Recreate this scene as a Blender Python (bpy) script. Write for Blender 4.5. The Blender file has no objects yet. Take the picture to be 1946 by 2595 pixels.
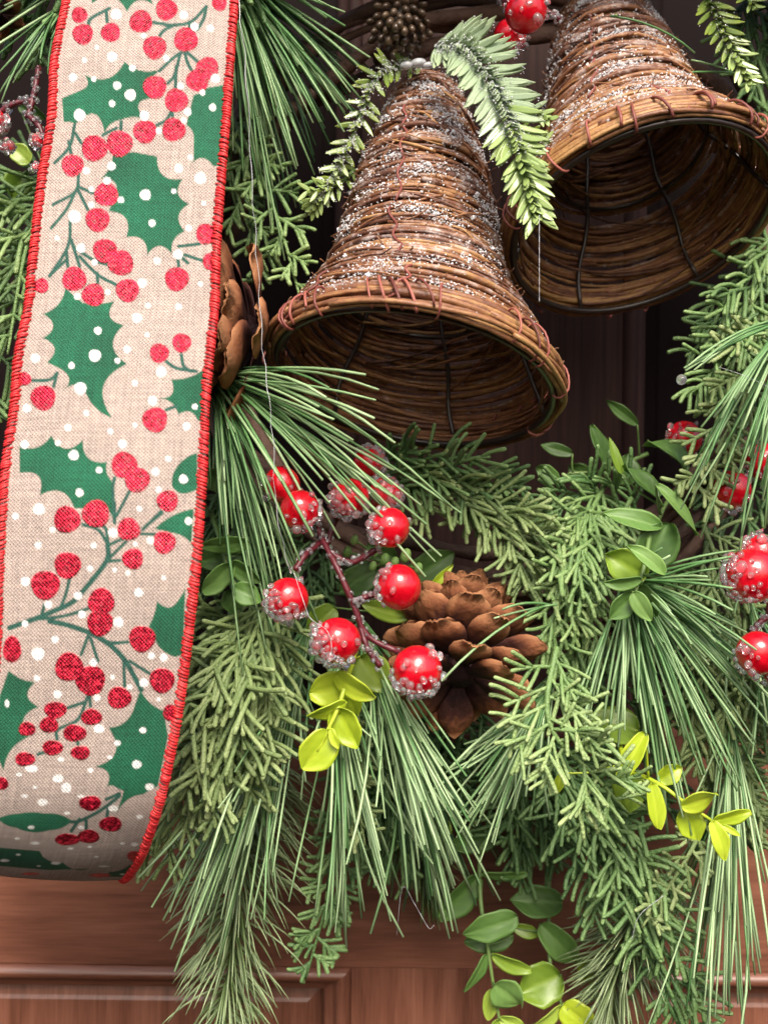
import bpy, math, random
import numpy as np
from mathutils import Vector, Matrix

# ------------------------------------------------------------------ scene, camera, light
scene = bpy.context.scene
COL = scene.collection
CAMD = 560.0                      # camera distance from the door face, mm
FPX = 2784.0                      # focal length in photograph pixels
ROLL = math.radians(0.68)

cam_data = bpy.data.cameras.new('camera')
cam = bpy.data.objects.new('camera', cam_data)
COL.objects.link(cam)
cam_data.sensor_fit = 'VERTICAL'
cam_data.sensor_height = 36.0
cam_data.lens = 36.0 * FPX / 2595.0
cam_data.clip_start = 0.01
cam_data.clip_end = 200.0
cam.matrix_world = Matrix.Translation((0, -CAMD * 0.001, 0)) @ Matrix.Rotation(math.radians(90), 4, 'X') @ Matrix.Rotation(ROLL, 4, 'Z')
cam_data.dof.use_dof = True
cam_data.dof.focus_distance = 0.445
cam_data.dof.aperture_fstop = 10.0
scene.camera = cam

SUN_EL, SUN_AZ = math.radians(47), math.radians(7)      # high in front of the door, a little to the right
world = bpy.data.worlds.new('World')
scene.world = world
world.use_nodes = True
wn = world.node_tree
sky = wn.nodes.new('ShaderNodeTexSky')
sky.sky_type = 'NISHITA'
sky.sun_disc = False
sky.sun_elevation = SUN_EL
sky.sun_rotation = math.radians(180) - SUN_AZ
sky.air_density = 1.0
sky.dust_density = 6.0
sky.ozone_density = 0.4
bg = wn.nodes['Background']
bg.inputs['Strength'].default_value = 0.1
wn.links.new(sky.outputs[0], bg.inputs['Color'])

sun_data = bpy.data.lights.new('sun', 'SUN')
sun_data.energy = 1.5
sun_data.angle = math.radians(26)
sun_data.color = (1.0, 0.95, 0.88)
sun = bpy.data.objects.new('sun', sun_data)
COL.objects.link(sun)
sdir = Vector((math.sin(SUN_AZ) * math.cos(SUN_EL), -math.cos(SUN_AZ) * math.cos(SUN_EL), math.sin(SUN_EL)))
sun.rotation_euler = sdir.to_track_quat('Z', 'Y').to_euler()

vs = scene.view_settings
vs.view_transform = 'Standard'
vs.look = 'None'
vs.gamma = 1.0
vs.exposure = 1.1
vs.use_curve_mapping = False
scene.cycles.max_bounces = 8
scene.cycles.transmission_bounces = 8
scene.cycles.use_denoising = True

# ------------------------------------------------------------------ helpers
_cr, _sr = math.cos(ROLL), math.sin(ROLL)
def P(px, py, d):
    """point d mm in front of the door that the photograph shows at pixel px,py"""
    s = FPX / (CAMD - d)
    x, z = (px - 973.0) / s, -(py - 1297.5) / s
    return Vector((x * _cr - z * _sr, -d, x * _sr + z * _cr))

ORG = {}
def rnd(a, b): return random.uniform(a, b)

class MB:
    def __init__(self): self.v, self.f, self.t = [], [], []
    def tube(self, pts, rad, n=6, t0=.5, t1=None, cap=True):
        if t1 is None: t1 = t0
        m = len(pts)
        if not hasattr(rad, '__len__'): rad = [rad] * m
        base = len(self.v)
        nrm = None
        for i in range(m):
            tg = (pts[min(i + 1, m - 1)] - pts[max(i - 1, 0)])
            if tg.length < 1e-9: tg = Vector((0, 0, 1))
            tg.normalize()
            if nrm is None:
                ref = Vector((0, 1, 0)) if abs(tg.y) < .8 else Vector((1, 0, 0))
                nrm = (ref - tg * ref.dot(tg)).normalized()
            else:
                nrm = nrm - tg * nrm.dot(tg)
                nrm = nrm.normalized() if nrm.length > 1e-6 else tg.orthogonal().normalized()
            b = tg.cross(nrm)
            tt = t0 + (t1 - t0) * i / max(1, m - 1)
            for k in range(n):
                a = 2 * math.pi * k / n
                self.v.append(pts[i] + (nrm * math.cos(a) + b * math.sin(a)) * rad[i]); self.t.append(tt)
        for i in range(m - 1):
            for k in range(n):
                k2 = (k + 1) % n
                self.f.append((base + i * n + k, base + i * n + k2, base + (i + 1) * n + k2, base + (i + 1) * n + k))
        if cap:
            self.f.append(tuple(base + k for k in reversed(range(n))))
            self.f.append(tuple(base + (m - 1) * n + k for k in range(n)))
    def finger(self, pts, r, n=6, t0=.4, t1=.6):
        """blunt round-ended tube"""
        m = len(pts)
        e = (pts[-1] - pts[-2]).normalized()
        p = list(pts) + [pts[-1] + e * r * .6, pts[-1] + e * r * .92]
        rr = [r * (.8 + .2 * min(1, i / 2)) for i in range(m)] + [r * .78, r * .36]
        self.tube(p, rr, n, t0, t1)
    def ball(self, c, r, seg=8, ring=6, t=.5, sq=None):
        base = len(self.v)
        ax = sq or (Vector((1, 0, 0)), Vector((0, 1, 0)), Vector((0, 0, 1)))
        self.v.append(c + ax[2] * r); self.t.append(t)
        for j in range(1, ring):
            ph = math.pi * j / ring
            for k in range(seg):
                a = 2 * math.pi * k / seg
                self.v.append(c + (ax[0] * (math.sin(ph) * math.cos(a)) + ax[1] * (math.sin(ph) * math.sin(a)) + ax[2] * math.cos(ph)) * r); self.t.append(t)
        self.v.append(c - ax[2] * r); self.t.append(t)
        last = len(self.v) - 1
        for k in range(seg):
            k2 = (k + 1) % seg
            self.f.append((base, base + 1 + k, base + 1 + k2))
            for j in range(ring - 2):
                o = base + 1 + j * seg
                self.f.append((o + k, o + seg + k, o + seg + k2, o + k2))
            o = base + 1 + (ring - 2) * seg
            self.f.append((o + k, last, o + k2))
    def grain(self, c, r, t=.5):
        base = len(self.v)
        q = Matrix.Rotation(rnd(0, 6.28), 3, Vector((rnd(-1, 1), rnd(-1, 1), rnd(-1, 1) + .01)).normalized())
        for d in ((1, 0, 0), (-1, 0, 0), (0, 1, 0), (0, -1, 0), (0, 0, 1), (0, 0, -1)):
            self.v.append(c + (q @ Vector(d)) * r * rnd(.6, 1.2)); self.t.append(t)
        for a in (0, 1):
            for b in (2, 3):
                for e in (4, 5):
                    q3 = (base + a, base + b, base + e)
                    self.f.append(q3 if (a + b + e) % 2 == 0 else q3[::-1])
    def box(self, x0, x1, y0, y1, z0, z1, t=.5):
        b = len(self.v)
        for x in (x0, x1):
            for y in (y0, y1):
                for z in (z0, z1): self.v.append(Vector((x, y, z))); self.t.append(t)
        for q in ((0, 1, 3, 2), (4, 6, 7, 5), (0, 4, 5, 1), (2, 3, 7, 6), (0, 2, 6, 4), (1, 5, 7, 3)):
            self.f.append(tuple(b + i for i in q))
    def sheet(self, rows, t=None, flip=False, close=False):
        b = len(self.v); m = len(rows); n = len(rows[0])
        for i, r in enumerate(rows):
            for j, p in enumerate(r):
                self.v.append(p); self.t.append(t[i][j] if t else .5)
        for i in range(m - 1):
            for j in range(n if close else n - 1):
                j2 = (j + 1) % n
                q = (b + i * n + j, b + i * n + j2, b + (i + 1) * n + j2, b + (i + 1) * n + j)
                self.f.append(q[::-1] if flip else q)
    def mesh(self, name, mat, org, smooth=True):
        me = bpy.data.meshes.new(name)
        me.from_pydata([((p.x - org.x) * .001, (p.y - org.y) * .001, (p.z - org.z) * .001) for p in self.v], [], self.f)
        me.attributes.new('tint', 'FLOAT', 'POINT').data.foreach_set('value', self.t)
        me.polygons.foreach_set('use_smooth', [smooth] * len(me.polygons))
        if mat: me.materials.append(mat)
        return me
    def build(self, name, mat, parent=None, kind=None, smooth=True, org=None):
        if parent is not None: o_ = ORG[parent.name]
        else: o_ = org if org is not None else Vector((0, 0, 0))
        ob = bpy.data.objects.new(name, self.mesh(name, mat, o_, smooth))
        COL.objects.link(ob)
        if parent is not None: ob.parent = parent
        else: ob.location = o_ * .001
        ORG[ob.name] = o_
        if kind: ob['kind'] = kind
        return ob

def thing(name, label, cat, at, group=None):
    o = bpy.data.objects.new(name, None)
    o.empty_display_size = .01
    COL.objects.link(o)
    o.location = at * .001
    o['label'] = label; o['category'] = cat
    if group: o['group'] = group
    ORG[o.name] = at.copy()
    return o

def place(name, me, parent, mat3, pos):
    """an instance of a shared mesh (built in mm/1000 at origin) under parent"""
    ob = bpy.data.objects.new(name, me)
    COL.objects.link(ob)
    ob.parent = parent
    o_ = ORG[parent.name]
    M = mat3.to_4x4(); M.translation = (pos - o_) * .001
    ob.matrix_basis = M
    ORG[ob.name] = o_
    return ob

def curve(pts, n):
    """Catmull-Rom through pts, n samples"""
    if len(pts) == 2: return [pts[0].lerp(pts[1], i / (n - 1)) for i in range(n)]
    q = [pts[0] * 2 - pts[1]] + list(pts) + [pts[-1] * 2 - pts[-2]]
    out = []
    for i in range(n):
        u = i / (n - 1) * (len(pts) - 1)
        k = min(int(u), len(pts) - 2); u -= k
        a, b, c, d = q[k], q[k + 1], q[k + 2], q[k + 3]
        out.append(.5 * ((2 * b) + (c - a) * u + (2 * a - 5 * b + 4 * c - d) * u * u + (3 * b - a - 3 * c + d) * u ** 3))
    return out
def PP(l): return [P(*p) for p in l]
def basis(z, up=Vector((0, -1, 0))):
    z = z.normalized()
    x = up.cross(z)
    x = x.normalized() if x.length > 1e-5 else z.orthogonal().normalized()
    return x, z.cross(x), z
def rvec(): return Vector((random.gauss(0, 1), random.gauss(0, 1), random.gauss(0, 1))).normalized()

# ------------------------------------------------------------------ materials
def mat_new(name):
    m = bpy.data.materials.new(name); m.use_nodes = True
    nt = m.node_tree
    return m, nt, nt.nodes['Principled BSDF']
def N(nt, kind, **kw):
    n = nt.nodes.new(kind)
    for k, v in kw.items():
        if k in n.inputs: n.inputs[k].default_value = v
        else: setattr(n, k, v)
    return n
def ramp(nt, stops, fac):
    r = nt.nodes.new('ShaderNodeValToRGB')
    e = r.color_ramp.elements
    while len(e) < len(stops): e.new(.5)
    for i, (p, c) in enumerate(stops):
        e[i].position = p; e[i].color = (*c, 1)
    nt.links.new(fac, r.inputs[0])
    return r.outputs[0]
def math_n(nt, op, a, b=None, c=None):
    n = nt.nodes.new('ShaderNodeMath'); n.operation = op
    for i, x in enumerate((a, b, c)):
        if x is None: continue
        if hasattr(x, 'is_linked'): nt.links.new(x, n.inputs[i])
        else: n.inputs[i].default_value = x
    return n.outputs[0]
def bump(nt, bs, h, strength, dist):
    b = N(nt, 'ShaderNodeBump', Strength=strength, Distance=dist)
    nt.links.new(h, b.inputs['Height']); nt.links.new(b.outputs[0], bs.inputs['Normal'])

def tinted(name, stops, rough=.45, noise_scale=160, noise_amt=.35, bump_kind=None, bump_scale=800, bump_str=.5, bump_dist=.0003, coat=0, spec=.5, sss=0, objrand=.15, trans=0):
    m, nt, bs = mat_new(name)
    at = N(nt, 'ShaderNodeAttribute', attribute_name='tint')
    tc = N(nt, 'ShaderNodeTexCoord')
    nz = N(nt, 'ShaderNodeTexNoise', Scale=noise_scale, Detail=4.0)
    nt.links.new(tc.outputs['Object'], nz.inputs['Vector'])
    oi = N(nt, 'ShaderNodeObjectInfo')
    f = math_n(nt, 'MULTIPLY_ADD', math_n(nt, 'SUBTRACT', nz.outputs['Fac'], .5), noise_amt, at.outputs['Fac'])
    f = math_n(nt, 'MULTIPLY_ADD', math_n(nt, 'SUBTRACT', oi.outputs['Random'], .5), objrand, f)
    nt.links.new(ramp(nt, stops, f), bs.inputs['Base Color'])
    bs.inputs['Roughness'].default_value = rough
    bs.inputs['Specular IOR Level'].default_value = spec
    bs.inputs['Coat Weight'].default_value = coat
    if trans: bs.inputs['Transmission Weight'].default_value = trans
    if sss:
        bs.inputs['Subsurface Weight'].default_value = sss
        bs.inputs['Subsurface Radius'].default_value = (.6, 1.0, .3)
        bs.inputs['Subsurface Scale'].default_value = .0012
    if bump_kind == 'voronoi':
        v = N(nt, 'ShaderNodeTexVoronoi', Scale=bump_scale)
        nt.links.new(tc.outputs['Object'], v.inputs['Vector'])
        bump(nt, bs, math_n(nt, 'SUBTRACT', 1.0, v.outputs['Distance']), bump_str, bump_dist)
    elif bump_kind == 'noise':
        v = N(nt, 'ShaderNodeTexNoise', Scale=bump_scale, Detail=6.0)
        nt.links.new(tc.outputs['Object'], v.inputs['Vector'])
        bump(nt, bs, v.outputs['Fac'], bump_str, bump_dist)
    return m

M = {}
# cedar fingers: plastic green, three casts
M['cedar_fresh'] = tinted('cedar_fresh', [(0, (.045, .098, .030)), (.45, (.160, .272, .085)), (1, (.36, .47, .19))], .52, bump_kind='voronoi', bump_scale=850, bump_str=.8, bump_dist=.00045)
M['cedar_olive'] = tinted('cedar_olive', [(0, (.050, .090, .028)), (.45, (.175, .250, .085)), (1, (.36, .44, .19))], .55, bump_kind='voronoi', bump_scale=850, bump_str=.8, bump_dist=.00045)
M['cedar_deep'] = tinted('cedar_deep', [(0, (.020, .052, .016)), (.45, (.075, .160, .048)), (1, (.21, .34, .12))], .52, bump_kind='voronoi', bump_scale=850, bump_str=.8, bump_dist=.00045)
M['pine'] = tinted('pine', [(0, (.030, .085, .028)), (.5, (.110, .255, .080)), (1, (.40, .56, .29))], .48)
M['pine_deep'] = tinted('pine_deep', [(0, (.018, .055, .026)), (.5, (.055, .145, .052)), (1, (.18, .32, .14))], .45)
M['fir'] = tinted('fir', [(0, (.030, .060, .016)), (.5, (.120, .190, .055)), (1, (.34, .44, .22))], .38, coat=.2)
M['frost_fir'] = tinted('frost_fir', [(0, (.20, .28, .17)), (.5, (.32, .42, .25)), (1, (.48, .58, .34))], .28, noise_amt=.5, noise_scale=500, coat=.4)
M['frost_fir_dark'] = tinted('frost_fir_dark', [(0, (.055, .085, .030)), (.5, (.14, .21, .04)), (1, (.36, .44, .06))], .32, noise_amt=.5, noise_scale=500, coat=.3)
M['leaf'] = tinted('leaf', [(0, (.030, .070, .014)), (.5, (.105, .210, .048)), (1, (.22, .36, .10))], .45, spec=.35, noise_scale=60, noise_amt=.25, sss=.15)
M['leaf_yellow'] = tinted('leaf_yellow', [(0, (.17, .27, .018)), (.5, (.37, .48, .025)), (1, (.54, .65, .06))], .36, noise_scale=60, noise_amt=.3, sss=.2)
M['leaf_lime'] = tinted('leaf_lime', [(0, (.11, .20, .020)), (.5, (.24, .36, .040)), (1, (.40, .50, .09))], .36, noise_scale=60, noise_amt=.3, sss=.2)
M['stem'] = tinted('stem', [(0, (.05, .09, .025)), (.5, (.11, .20, .05)), (1, (.23, .33, .10))], .45)
M['twig'] = tinted('twig', [(0, (.045, .017, .012)), (.35, (.165, .066, .036)), (.65, (.30, .132, .058)), (1, (.46, .255, .095))], .48, noise_scale=260, noise_amt=.85, bump_kind='noise', bump_scale=700, bump_str=.8, bump_dist=.0005, objrand=.55, coat=.05)
def dusted(name, src, lo, hi, colr, scale):
    m = src.copy(); m.name = name; nt = m.node_tree; bs = nt.nodes['Principled BSDF']
    tc = N(nt, 'ShaderNodeTexCoord'); n1 = N(nt, 'ShaderNodeTexNoise', Scale=scale, Detail=8.0, Roughness=.75)
    nt.links.new(tc.outputs['Object'], n1.inputs['Vector'])
    mr = N(nt, 'ShaderNodeMapRange'); mr.inputs['From Min'].default_value = lo; mr.inputs['From Max'].default_value = hi
    nt.links.new(n1.outputs['Fac'], mr.inputs['Value'])
    mx = N(nt, 'ShaderNodeMix', data_type='RGBA')
    old = bs.inputs['Base Color'].links[0].from_socket
    nt.links.new(mr.outputs[0], mx.inputs[0]); nt.links.new(old, mx.inputs[6]); mx.inputs[7].default_value = (*colr, 1)
    nt.links.new(mx.outputs[2], bs.inputs['Base Color'])
    return m
M['twig_frosted'] = dusted('twig_frosted', M['twig'], .50, .74, (.70, .60, .56), 150)
M['vine'] = tinted('vine', [(0, (.030, .017, .012)), (.5, (.105, .058, .042)), (1, (.24, .14, .10))], .75, noise_scale=120, noise_amt=.7, bump_kind='noise', bump_scale=400, bump_str=.9, bump_dist=.001)
M['tendril'] = tinted('tendril', [(0, (.14, .035, .025)), (.5, (.30, .085, .065)), (1, (.42, .14, .10))], .5, objrand=.8)
M['bark'] = tinted('bark', [(0, (.10, .04, .022)), (.5, (.24, .11, .06)), (1, (.42, .24, .15))], .8)
M['wire'] = tinted('wire', [(0, (.018, .012, .010)), (1, (.05, .034, .028))], .28, coat=.4)
M['cone'] = tinted('cone', [(0, (.028, .012, .014)), (.40, (.075, .026, .020)), (.62, (.235, .085, .038)), (1, (.47, .225, .105))], .75, noise_scale=260, noise_amt=.55, bump_kind='noise', bump_scale=500, bump_str=1.0, bump_dist=.0016, objrand=.15, spec=.2)
M['cone_dark'] = tinted('cone_dark', [(0, (.02, .012, .008)), (.5, (.075, .046, .026)), (1, (.17, .115, .07))], .35, coat=.4)
M['berry_stem'] = tinted('berry_stem', [(0, (.045, .006, .010)), (.5, (.105, .012, .020)), (1, (.2, .03, .04))], .4, bump_kind='noise', bump_scale=600, bump_str=.8)
M['filament'] = tinted('filament', [(0, (.75, .77, .80)), (1, (.85, .87, .9))], .2, coat=.5, trans=.5)
M['red_stitch'] = tinted('red_stitch', [(0, (.40, .010, .014)), (.5, (.66, .022, .026)), (1, (.80, .06, .06))], .42, noise_scale=900, noise_amt=.4, bump_kind='noise', bump_scale=1500, bump_str=.5)

m, nt, bs = mat_new('berry')
tc = N(nt, 'ShaderNodeTexCoord'); nz = N(nt, 'ShaderNodeTexNoise', Scale=180.0, Detail=3.0)
nt.links.new(tc.outputs['Object'], nz.inputs['Vector'])
nt.links.new(ramp(nt, [(.35, (.52, .003, .012)), (.65, (.70, .006, .020))], nz.outputs['Fac']), bs.inputs['Base Color'])
bs.inputs['Roughness'].default_value = .22; bs.inputs['Coat Weight'].default_value = .8; bs.inputs['Coat Roughness'].default_value = .06
nz2 = N(nt, 'ShaderNodeTexNoise', Scale=110.0, Detail=5.0); nt.links.new(tc.outputs['Object'], nz2.inputs['Vector'])
bump(nt, bs, nz2.outputs['Fac'], .5, .0022)
M['berry'] = m
m, nt, bs = mat_new('ice')
bs.inputs['Base Color'].default_value = (.96, .97, 1, 1); bs.inputs['Roughness'].default_value = .02
bs.inputs['Transmission Weight'].default_value = .9; bs.inputs['IOR'].default_value = 1.42
M['ice'] = m
m, nt, bs = mat_new('frost')
bs.inputs['Base Color'].default_value = (.90, .91, .94, 1); bs.inputs['Roughness'].default_value = .12
bs.inputs['Transmission Weight'].default_value = .15; bs.inputs['IOR'].default_value = 1.4
M['frost'] = m

def wood(name, axis):
    m, nt, bs = mat_new(name)
    tc = N(nt, 'ShaderNodeTexCoord'); mp = N(nt, 'ShaderNodeMapping')
    mp.inputs['Scale'].default_value = (6, 60, 90) if axis == 'x' else (90, 60, 6)
    nt.links.new(tc.outputs['Object'], mp.inputs['Vector'])
    n1 = N(nt, 'ShaderNodeTexNoise', Scale=1.0, Detail=8.0, Roughness=.6, Distortion=.6)
    nt.links.new(mp.outputs[0], n1.inputs['Vector'])
    mp2 = N(nt, 'ShaderNodeMapping')
    mp2.inputs['Scale'].default_value = (40, 400, 1100) if axis == 'x' else (1100, 400, 40)
    nt.links.new(tc.outputs['Object'], mp2.inputs['Vector'])
    n2 = N(nt, 'ShaderNodeTexNoise', Scale=1.0, Detail=3.0)
    nt.links.new(mp2.outputs[0], n2.inputs['Vector'])
    f = math_n(nt, 'MULTIPLY_ADD', math_n(nt, 'SUBTRACT', n2.outputs['Fac'], .5), .45, n1.outputs['Fac'])
    nt.links.new(ramp(nt, [(.25, (.085, .030, .017)), (.5, (.190, .072, .043)), (.75, (.275, .115, .072))], f), bs.inputs['Base Color'])
    bs.inputs['Roughness'].default_value = .36
    bs.inputs['Coat Weight'].default_value = .25; bs.inputs['Coat Roughness'].default_value = .25
    bump(nt, bs, n2.outputs['Fac'], .15, .0003)
    return m
m, nt, bs = mat_new('wood_shade')  # upper door wood, shade behind the bells painted into its colour
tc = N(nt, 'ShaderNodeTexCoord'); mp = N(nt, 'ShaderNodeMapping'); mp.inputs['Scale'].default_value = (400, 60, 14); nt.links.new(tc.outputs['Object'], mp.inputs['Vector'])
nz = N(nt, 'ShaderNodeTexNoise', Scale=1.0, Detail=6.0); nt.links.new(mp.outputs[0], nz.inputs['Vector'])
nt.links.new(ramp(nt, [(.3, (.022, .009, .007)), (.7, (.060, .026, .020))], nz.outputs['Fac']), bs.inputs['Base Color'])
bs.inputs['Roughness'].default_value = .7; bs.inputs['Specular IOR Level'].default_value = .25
M['wood_shade'] = m
M['wood_x'] = wood('wood_x', 'x'); M['wood_z'] = wood('wood_z', 'z')

m, nt, bs = mat_new('panel_shade')  # upper door panels: deep shade painted in as a near-black colour
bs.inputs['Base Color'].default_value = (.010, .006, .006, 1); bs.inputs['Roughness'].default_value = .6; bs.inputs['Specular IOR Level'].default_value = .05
M['panel_shade'] = m
m, nt, bs = mat_new('burlap')
ca = N(nt, 'ShaderNodeAttribute', attribute_name='print'); gl = N(nt, 'ShaderNodeAttribute', attribute_name='glitter')
uv = N(nt, 'ShaderNodeUVMap', uv_map='weave')
sp = N(nt, 'ShaderNodeSeparateXYZ'); nt.links.new(uv.outputs[0], sp.inputs[0])
jn = N(nt, 'ShaderNodeTexNoise', Scale=.8, Detail=3.0); nt.links.new(uv.outputs[0], jn.inputs['Vector'])
jit = math_n(nt, 'MULTIPLY', math_n(nt, 'SUBTRACT', jn.outputs['Fac'], .5), 2.2)
wx = math_n(nt, 'SINE', math_n(nt, 'ADD', math_n(nt, 'MULTIPLY', sp.outputs[0], 2 * math.pi / 1.35), jit))
wy = math_n(nt, 'SINE', math_n(nt, 'ADD', math_n(nt, 'MULTIPLY', sp.outputs[1], 2 * math.pi / 1.35), jit))
weave = math_n(nt, 'MULTIPLY', wx, wy)
# long thread slubs
mpx = N(nt, 'ShaderNodeMapping'); mpx.inputs['Scale'].default_value = (1.6, .05, 1); nt.links.new(uv.outputs[0], mpx.inputs['Vector'])
sx = N(nt, 'ShaderNodeTexNoise', Scale=1.0, Detail=2.0); nt.links.new(mpx.outputs[0], sx.inputs['Vector'])
mpy = N(nt, 'ShaderNodeMapping'); mpy.inputs['Scale'].default_value = (.05, 1.6, 1); nt.links.new(uv.outputs[0], mpy.inputs['Vector'])
sy = N(nt, 'ShaderNodeTexNoise', Scale=1.0, Detail=2.0); nt.links.new(mpy.outputs[0], sy.inputs['Vector'])
slub = math_n(nt, 'ADD', sx.outputs['Fac'], sy.outputs['Fac'])
k = math_n(nt, 'ADD', math_n(nt, 'MULTIPLY_ADD', weave, .36, 1.0), math_n(nt, 'MULTIPLY', math_n(nt, 'SUBTRACT', slub, 1.0), .75))
vm = N(nt, 'ShaderNodeVectorMath', operation='SCALE')
gv = N(nt, 'ShaderNodeTexVoronoi', Scale=1.1); nt.links.new(uv.outputs[0], gv.inputs['Vector'])
gsep = N(nt, 'ShaderNodeSeparateColor'); nt.links.new(gv.outputs['Color'], gsep.inputs[0])
mot = N(nt, 'ShaderNodeTexNoise', Scale=.35, Detail=6.0, Roughness=.7); nt.links.new(uv.outputs[0], mot.inputs['Vector'])
k = math_n(nt, 'MULTIPLY_ADD', math_n(nt, 'SUBTRACT', mot.outputs['Fac'], .5), .7, k)
k = math_n(nt, 'ADD', k, math_n(nt, 'MULTIPLY', math_n(nt, 'SUBTRACT', gsep.outputs[2], .55), math_n(nt, 'MULTIPLY', gl.outputs['Fac'], 1.0)))
nt.links.new(ca.outputs['Color'], vm.inputs[0]); nt.links.new(k, vm.inputs['Scale'])
nt.links.new(vm.outputs[0], bs.inputs['Base Color'])
glit = math_n(nt, 'MULTIPLY', gl.outputs['Fac'], math_n(nt, 'GREATER_THAN', gsep.outputs[0], .35))
nt.links.new(math_n(nt, 'MULTIPLY', glit, .75), bs.inputs['Metallic'])
nt.links.new(math_n(nt, 'MULTIPLY_ADD', gl.outputs['Fac'], -.50, .85), bs.inputs['Roughness'])
hh = math_n(nt, 'ADD', math_n(nt, 'MULTIPLY', weave, .5), math_n(nt, 'MULTIPLY', math_n(nt, 'MULTIPLY', gsep.outputs[1], gl.outputs['Fac']), 2.5))
bump(nt, bs, hh, .7, .0003)
M['burlap'] = m

# ------------------------------------------------------------------ the door
random.seed(3)
def px_x(px): return (px - 973) / (FPX / CAMD)
door = thing('door', 'reddish brown varnished wooden panelled door behind the wreath', 'door', Vector((0, 0, -330)))
XL, XR = px_x(905), px_x(1572)                       # middle stile
ZR = P(600, 2447, 0).z                               # lower edge of the rail
ZT = P(900, 1860, 0).z                               # upper edge of the rail
SB = 55.0                                            # added set-back of the upper half behind the rail, to deepen its shade
mb = MB(); mb.box(-470, 470, 0, SB + 34, ZR, ZT); mb.build('rail', M['wood_x'], door, smooth=False)
XL2, XR2 = XL * (CAMD + SB) / CAMD, XR * (CAMD + SB) / CAMD
mb = MB(); mb.box(XL2, XR2, SB, SB + 30, ZT - 30, 480); mb.build('stile', M['wood_shade'], door, smooth=False)['label'] = 'upper stile with shade painted into its colour'
mb = MB(); mb.box(XL, XR, .4, 30, -420, ZR - .35); mb.build('stile', M['wood_z'], door, smooth=False)
def moulding(a, b, inward, y0=0.):
    """moulding strip from a to b (x,z); inward = unit (x,z) pointing into the panel; mitred ends"""
    prof = [(0, 30), (0, 1.2), (1.5, -1.6), (4, -2.8), (6.5, -2.0), (8, .8), (9.2, 3.4), (11, 4.6), (13.2, 5.0), (14.5, 8.2), (15, 12), (15, 30)]
    dx, dz = b[0] - a[0], b[1] - a[1]; l = math.hypot(dx, dz); dx /= l; dz /= l
    ra, rb = [], []
    for (i, y) in prof:
        ra.append(Vector((a[0] + inward[0] * i + dx * i * a[2], y + y0, a[1] + inward[1] * i + dz * i * a[2])))
        rb.append(Vector((b[0] + inward[0] * i - dx * i * b[2], y + y0, b[1] + inward[1] * i - dz * i * b[2])))
    mb = MB(); mb.sheet([ra, rb])
    mb.build('moulding', M['wood_shade'] if y0 else M['wood_x'] if abs(dx) > .5 else M['wood_z'], door)
def panel(x0, x1, z0, z1, mat='wood_z', y0=0.):
    mb = MB()
    ring = []
    for ins, y in ((12, 13), (15.5, 12.6), (21, 11.6), (23, 10.8)):
        y += y0; ring.append([Vector((x0 + ins, y, z0 + ins)), Vector((x1 - ins, y, z0 + ins)), Vector((x1 - ins, y, z1 - ins)), Vector((x0 + ins, y, z1 - ins))])
    mb.sheet(ring, close=True)
    b = len(mb.v) - 4; mb.f.append((b, b + 1, b + 2, b + 3))
    return mb.build('panel', M[mat], door, smooth=False)
for (x0, x1) in ((-420, XL), (XR, 420)):
    moulding((x0, ZR, 1), (x1, ZR, 1), (0, -1))
    panel(x0, x1, -420, ZR)
for (x0, x1) in ((-470, XL2), (XR2, 470)):
    panel(x0, x1, ZT - 40, 480, 'panel_shade', SB)['label'] = 'upper panel of the door with shade painted in near black'
moulding((XL, -420, 0), (XL, ZR, 1), (-1, 0)); moulding((XR, -420, 0), (XR, ZR, 1), (1, 0))
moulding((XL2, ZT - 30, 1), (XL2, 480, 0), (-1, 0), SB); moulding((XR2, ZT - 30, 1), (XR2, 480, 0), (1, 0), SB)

# ------------------------------------------------------------------ grapevine ring that carries the wreath
ringc = P(1250, 760, 32)
ring = thing('grapevine_ring', 'twisted brown grapevine ring under the greenery of the wreath', 'wreath base', ringc)
for k in range(13):
    ph, rr, w = rnd(0, 6.28), rnd(-13, 13), rnd(4, 11)
    a0, sw = rnd(0, 6.28), rnd(3.2, 6.0)
    pts = []
    for i in range(60):
        a = a0 + sw * i / 59
        R = 141 + rr + w * math.sin(a * 2.3 + ph) + 1.5 * math.sin(a * 11 + ph)
        pts.append(ringc + Vector((R * math.cos(a), 9 * math.sin(a * 2.9 + ph * 2) + rnd(-.7, .7), R * math.sin(a))))
    r0 = rnd(2.0, 4.2)
    mb = MB(); mb.tube(pts, [r0 * (1 + .14 * math.sin(i * 1.7 + ph)) for i in range(60)], 8, rnd(.3, .8))
    mb.build('vine', M['vine'], ring)

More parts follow.
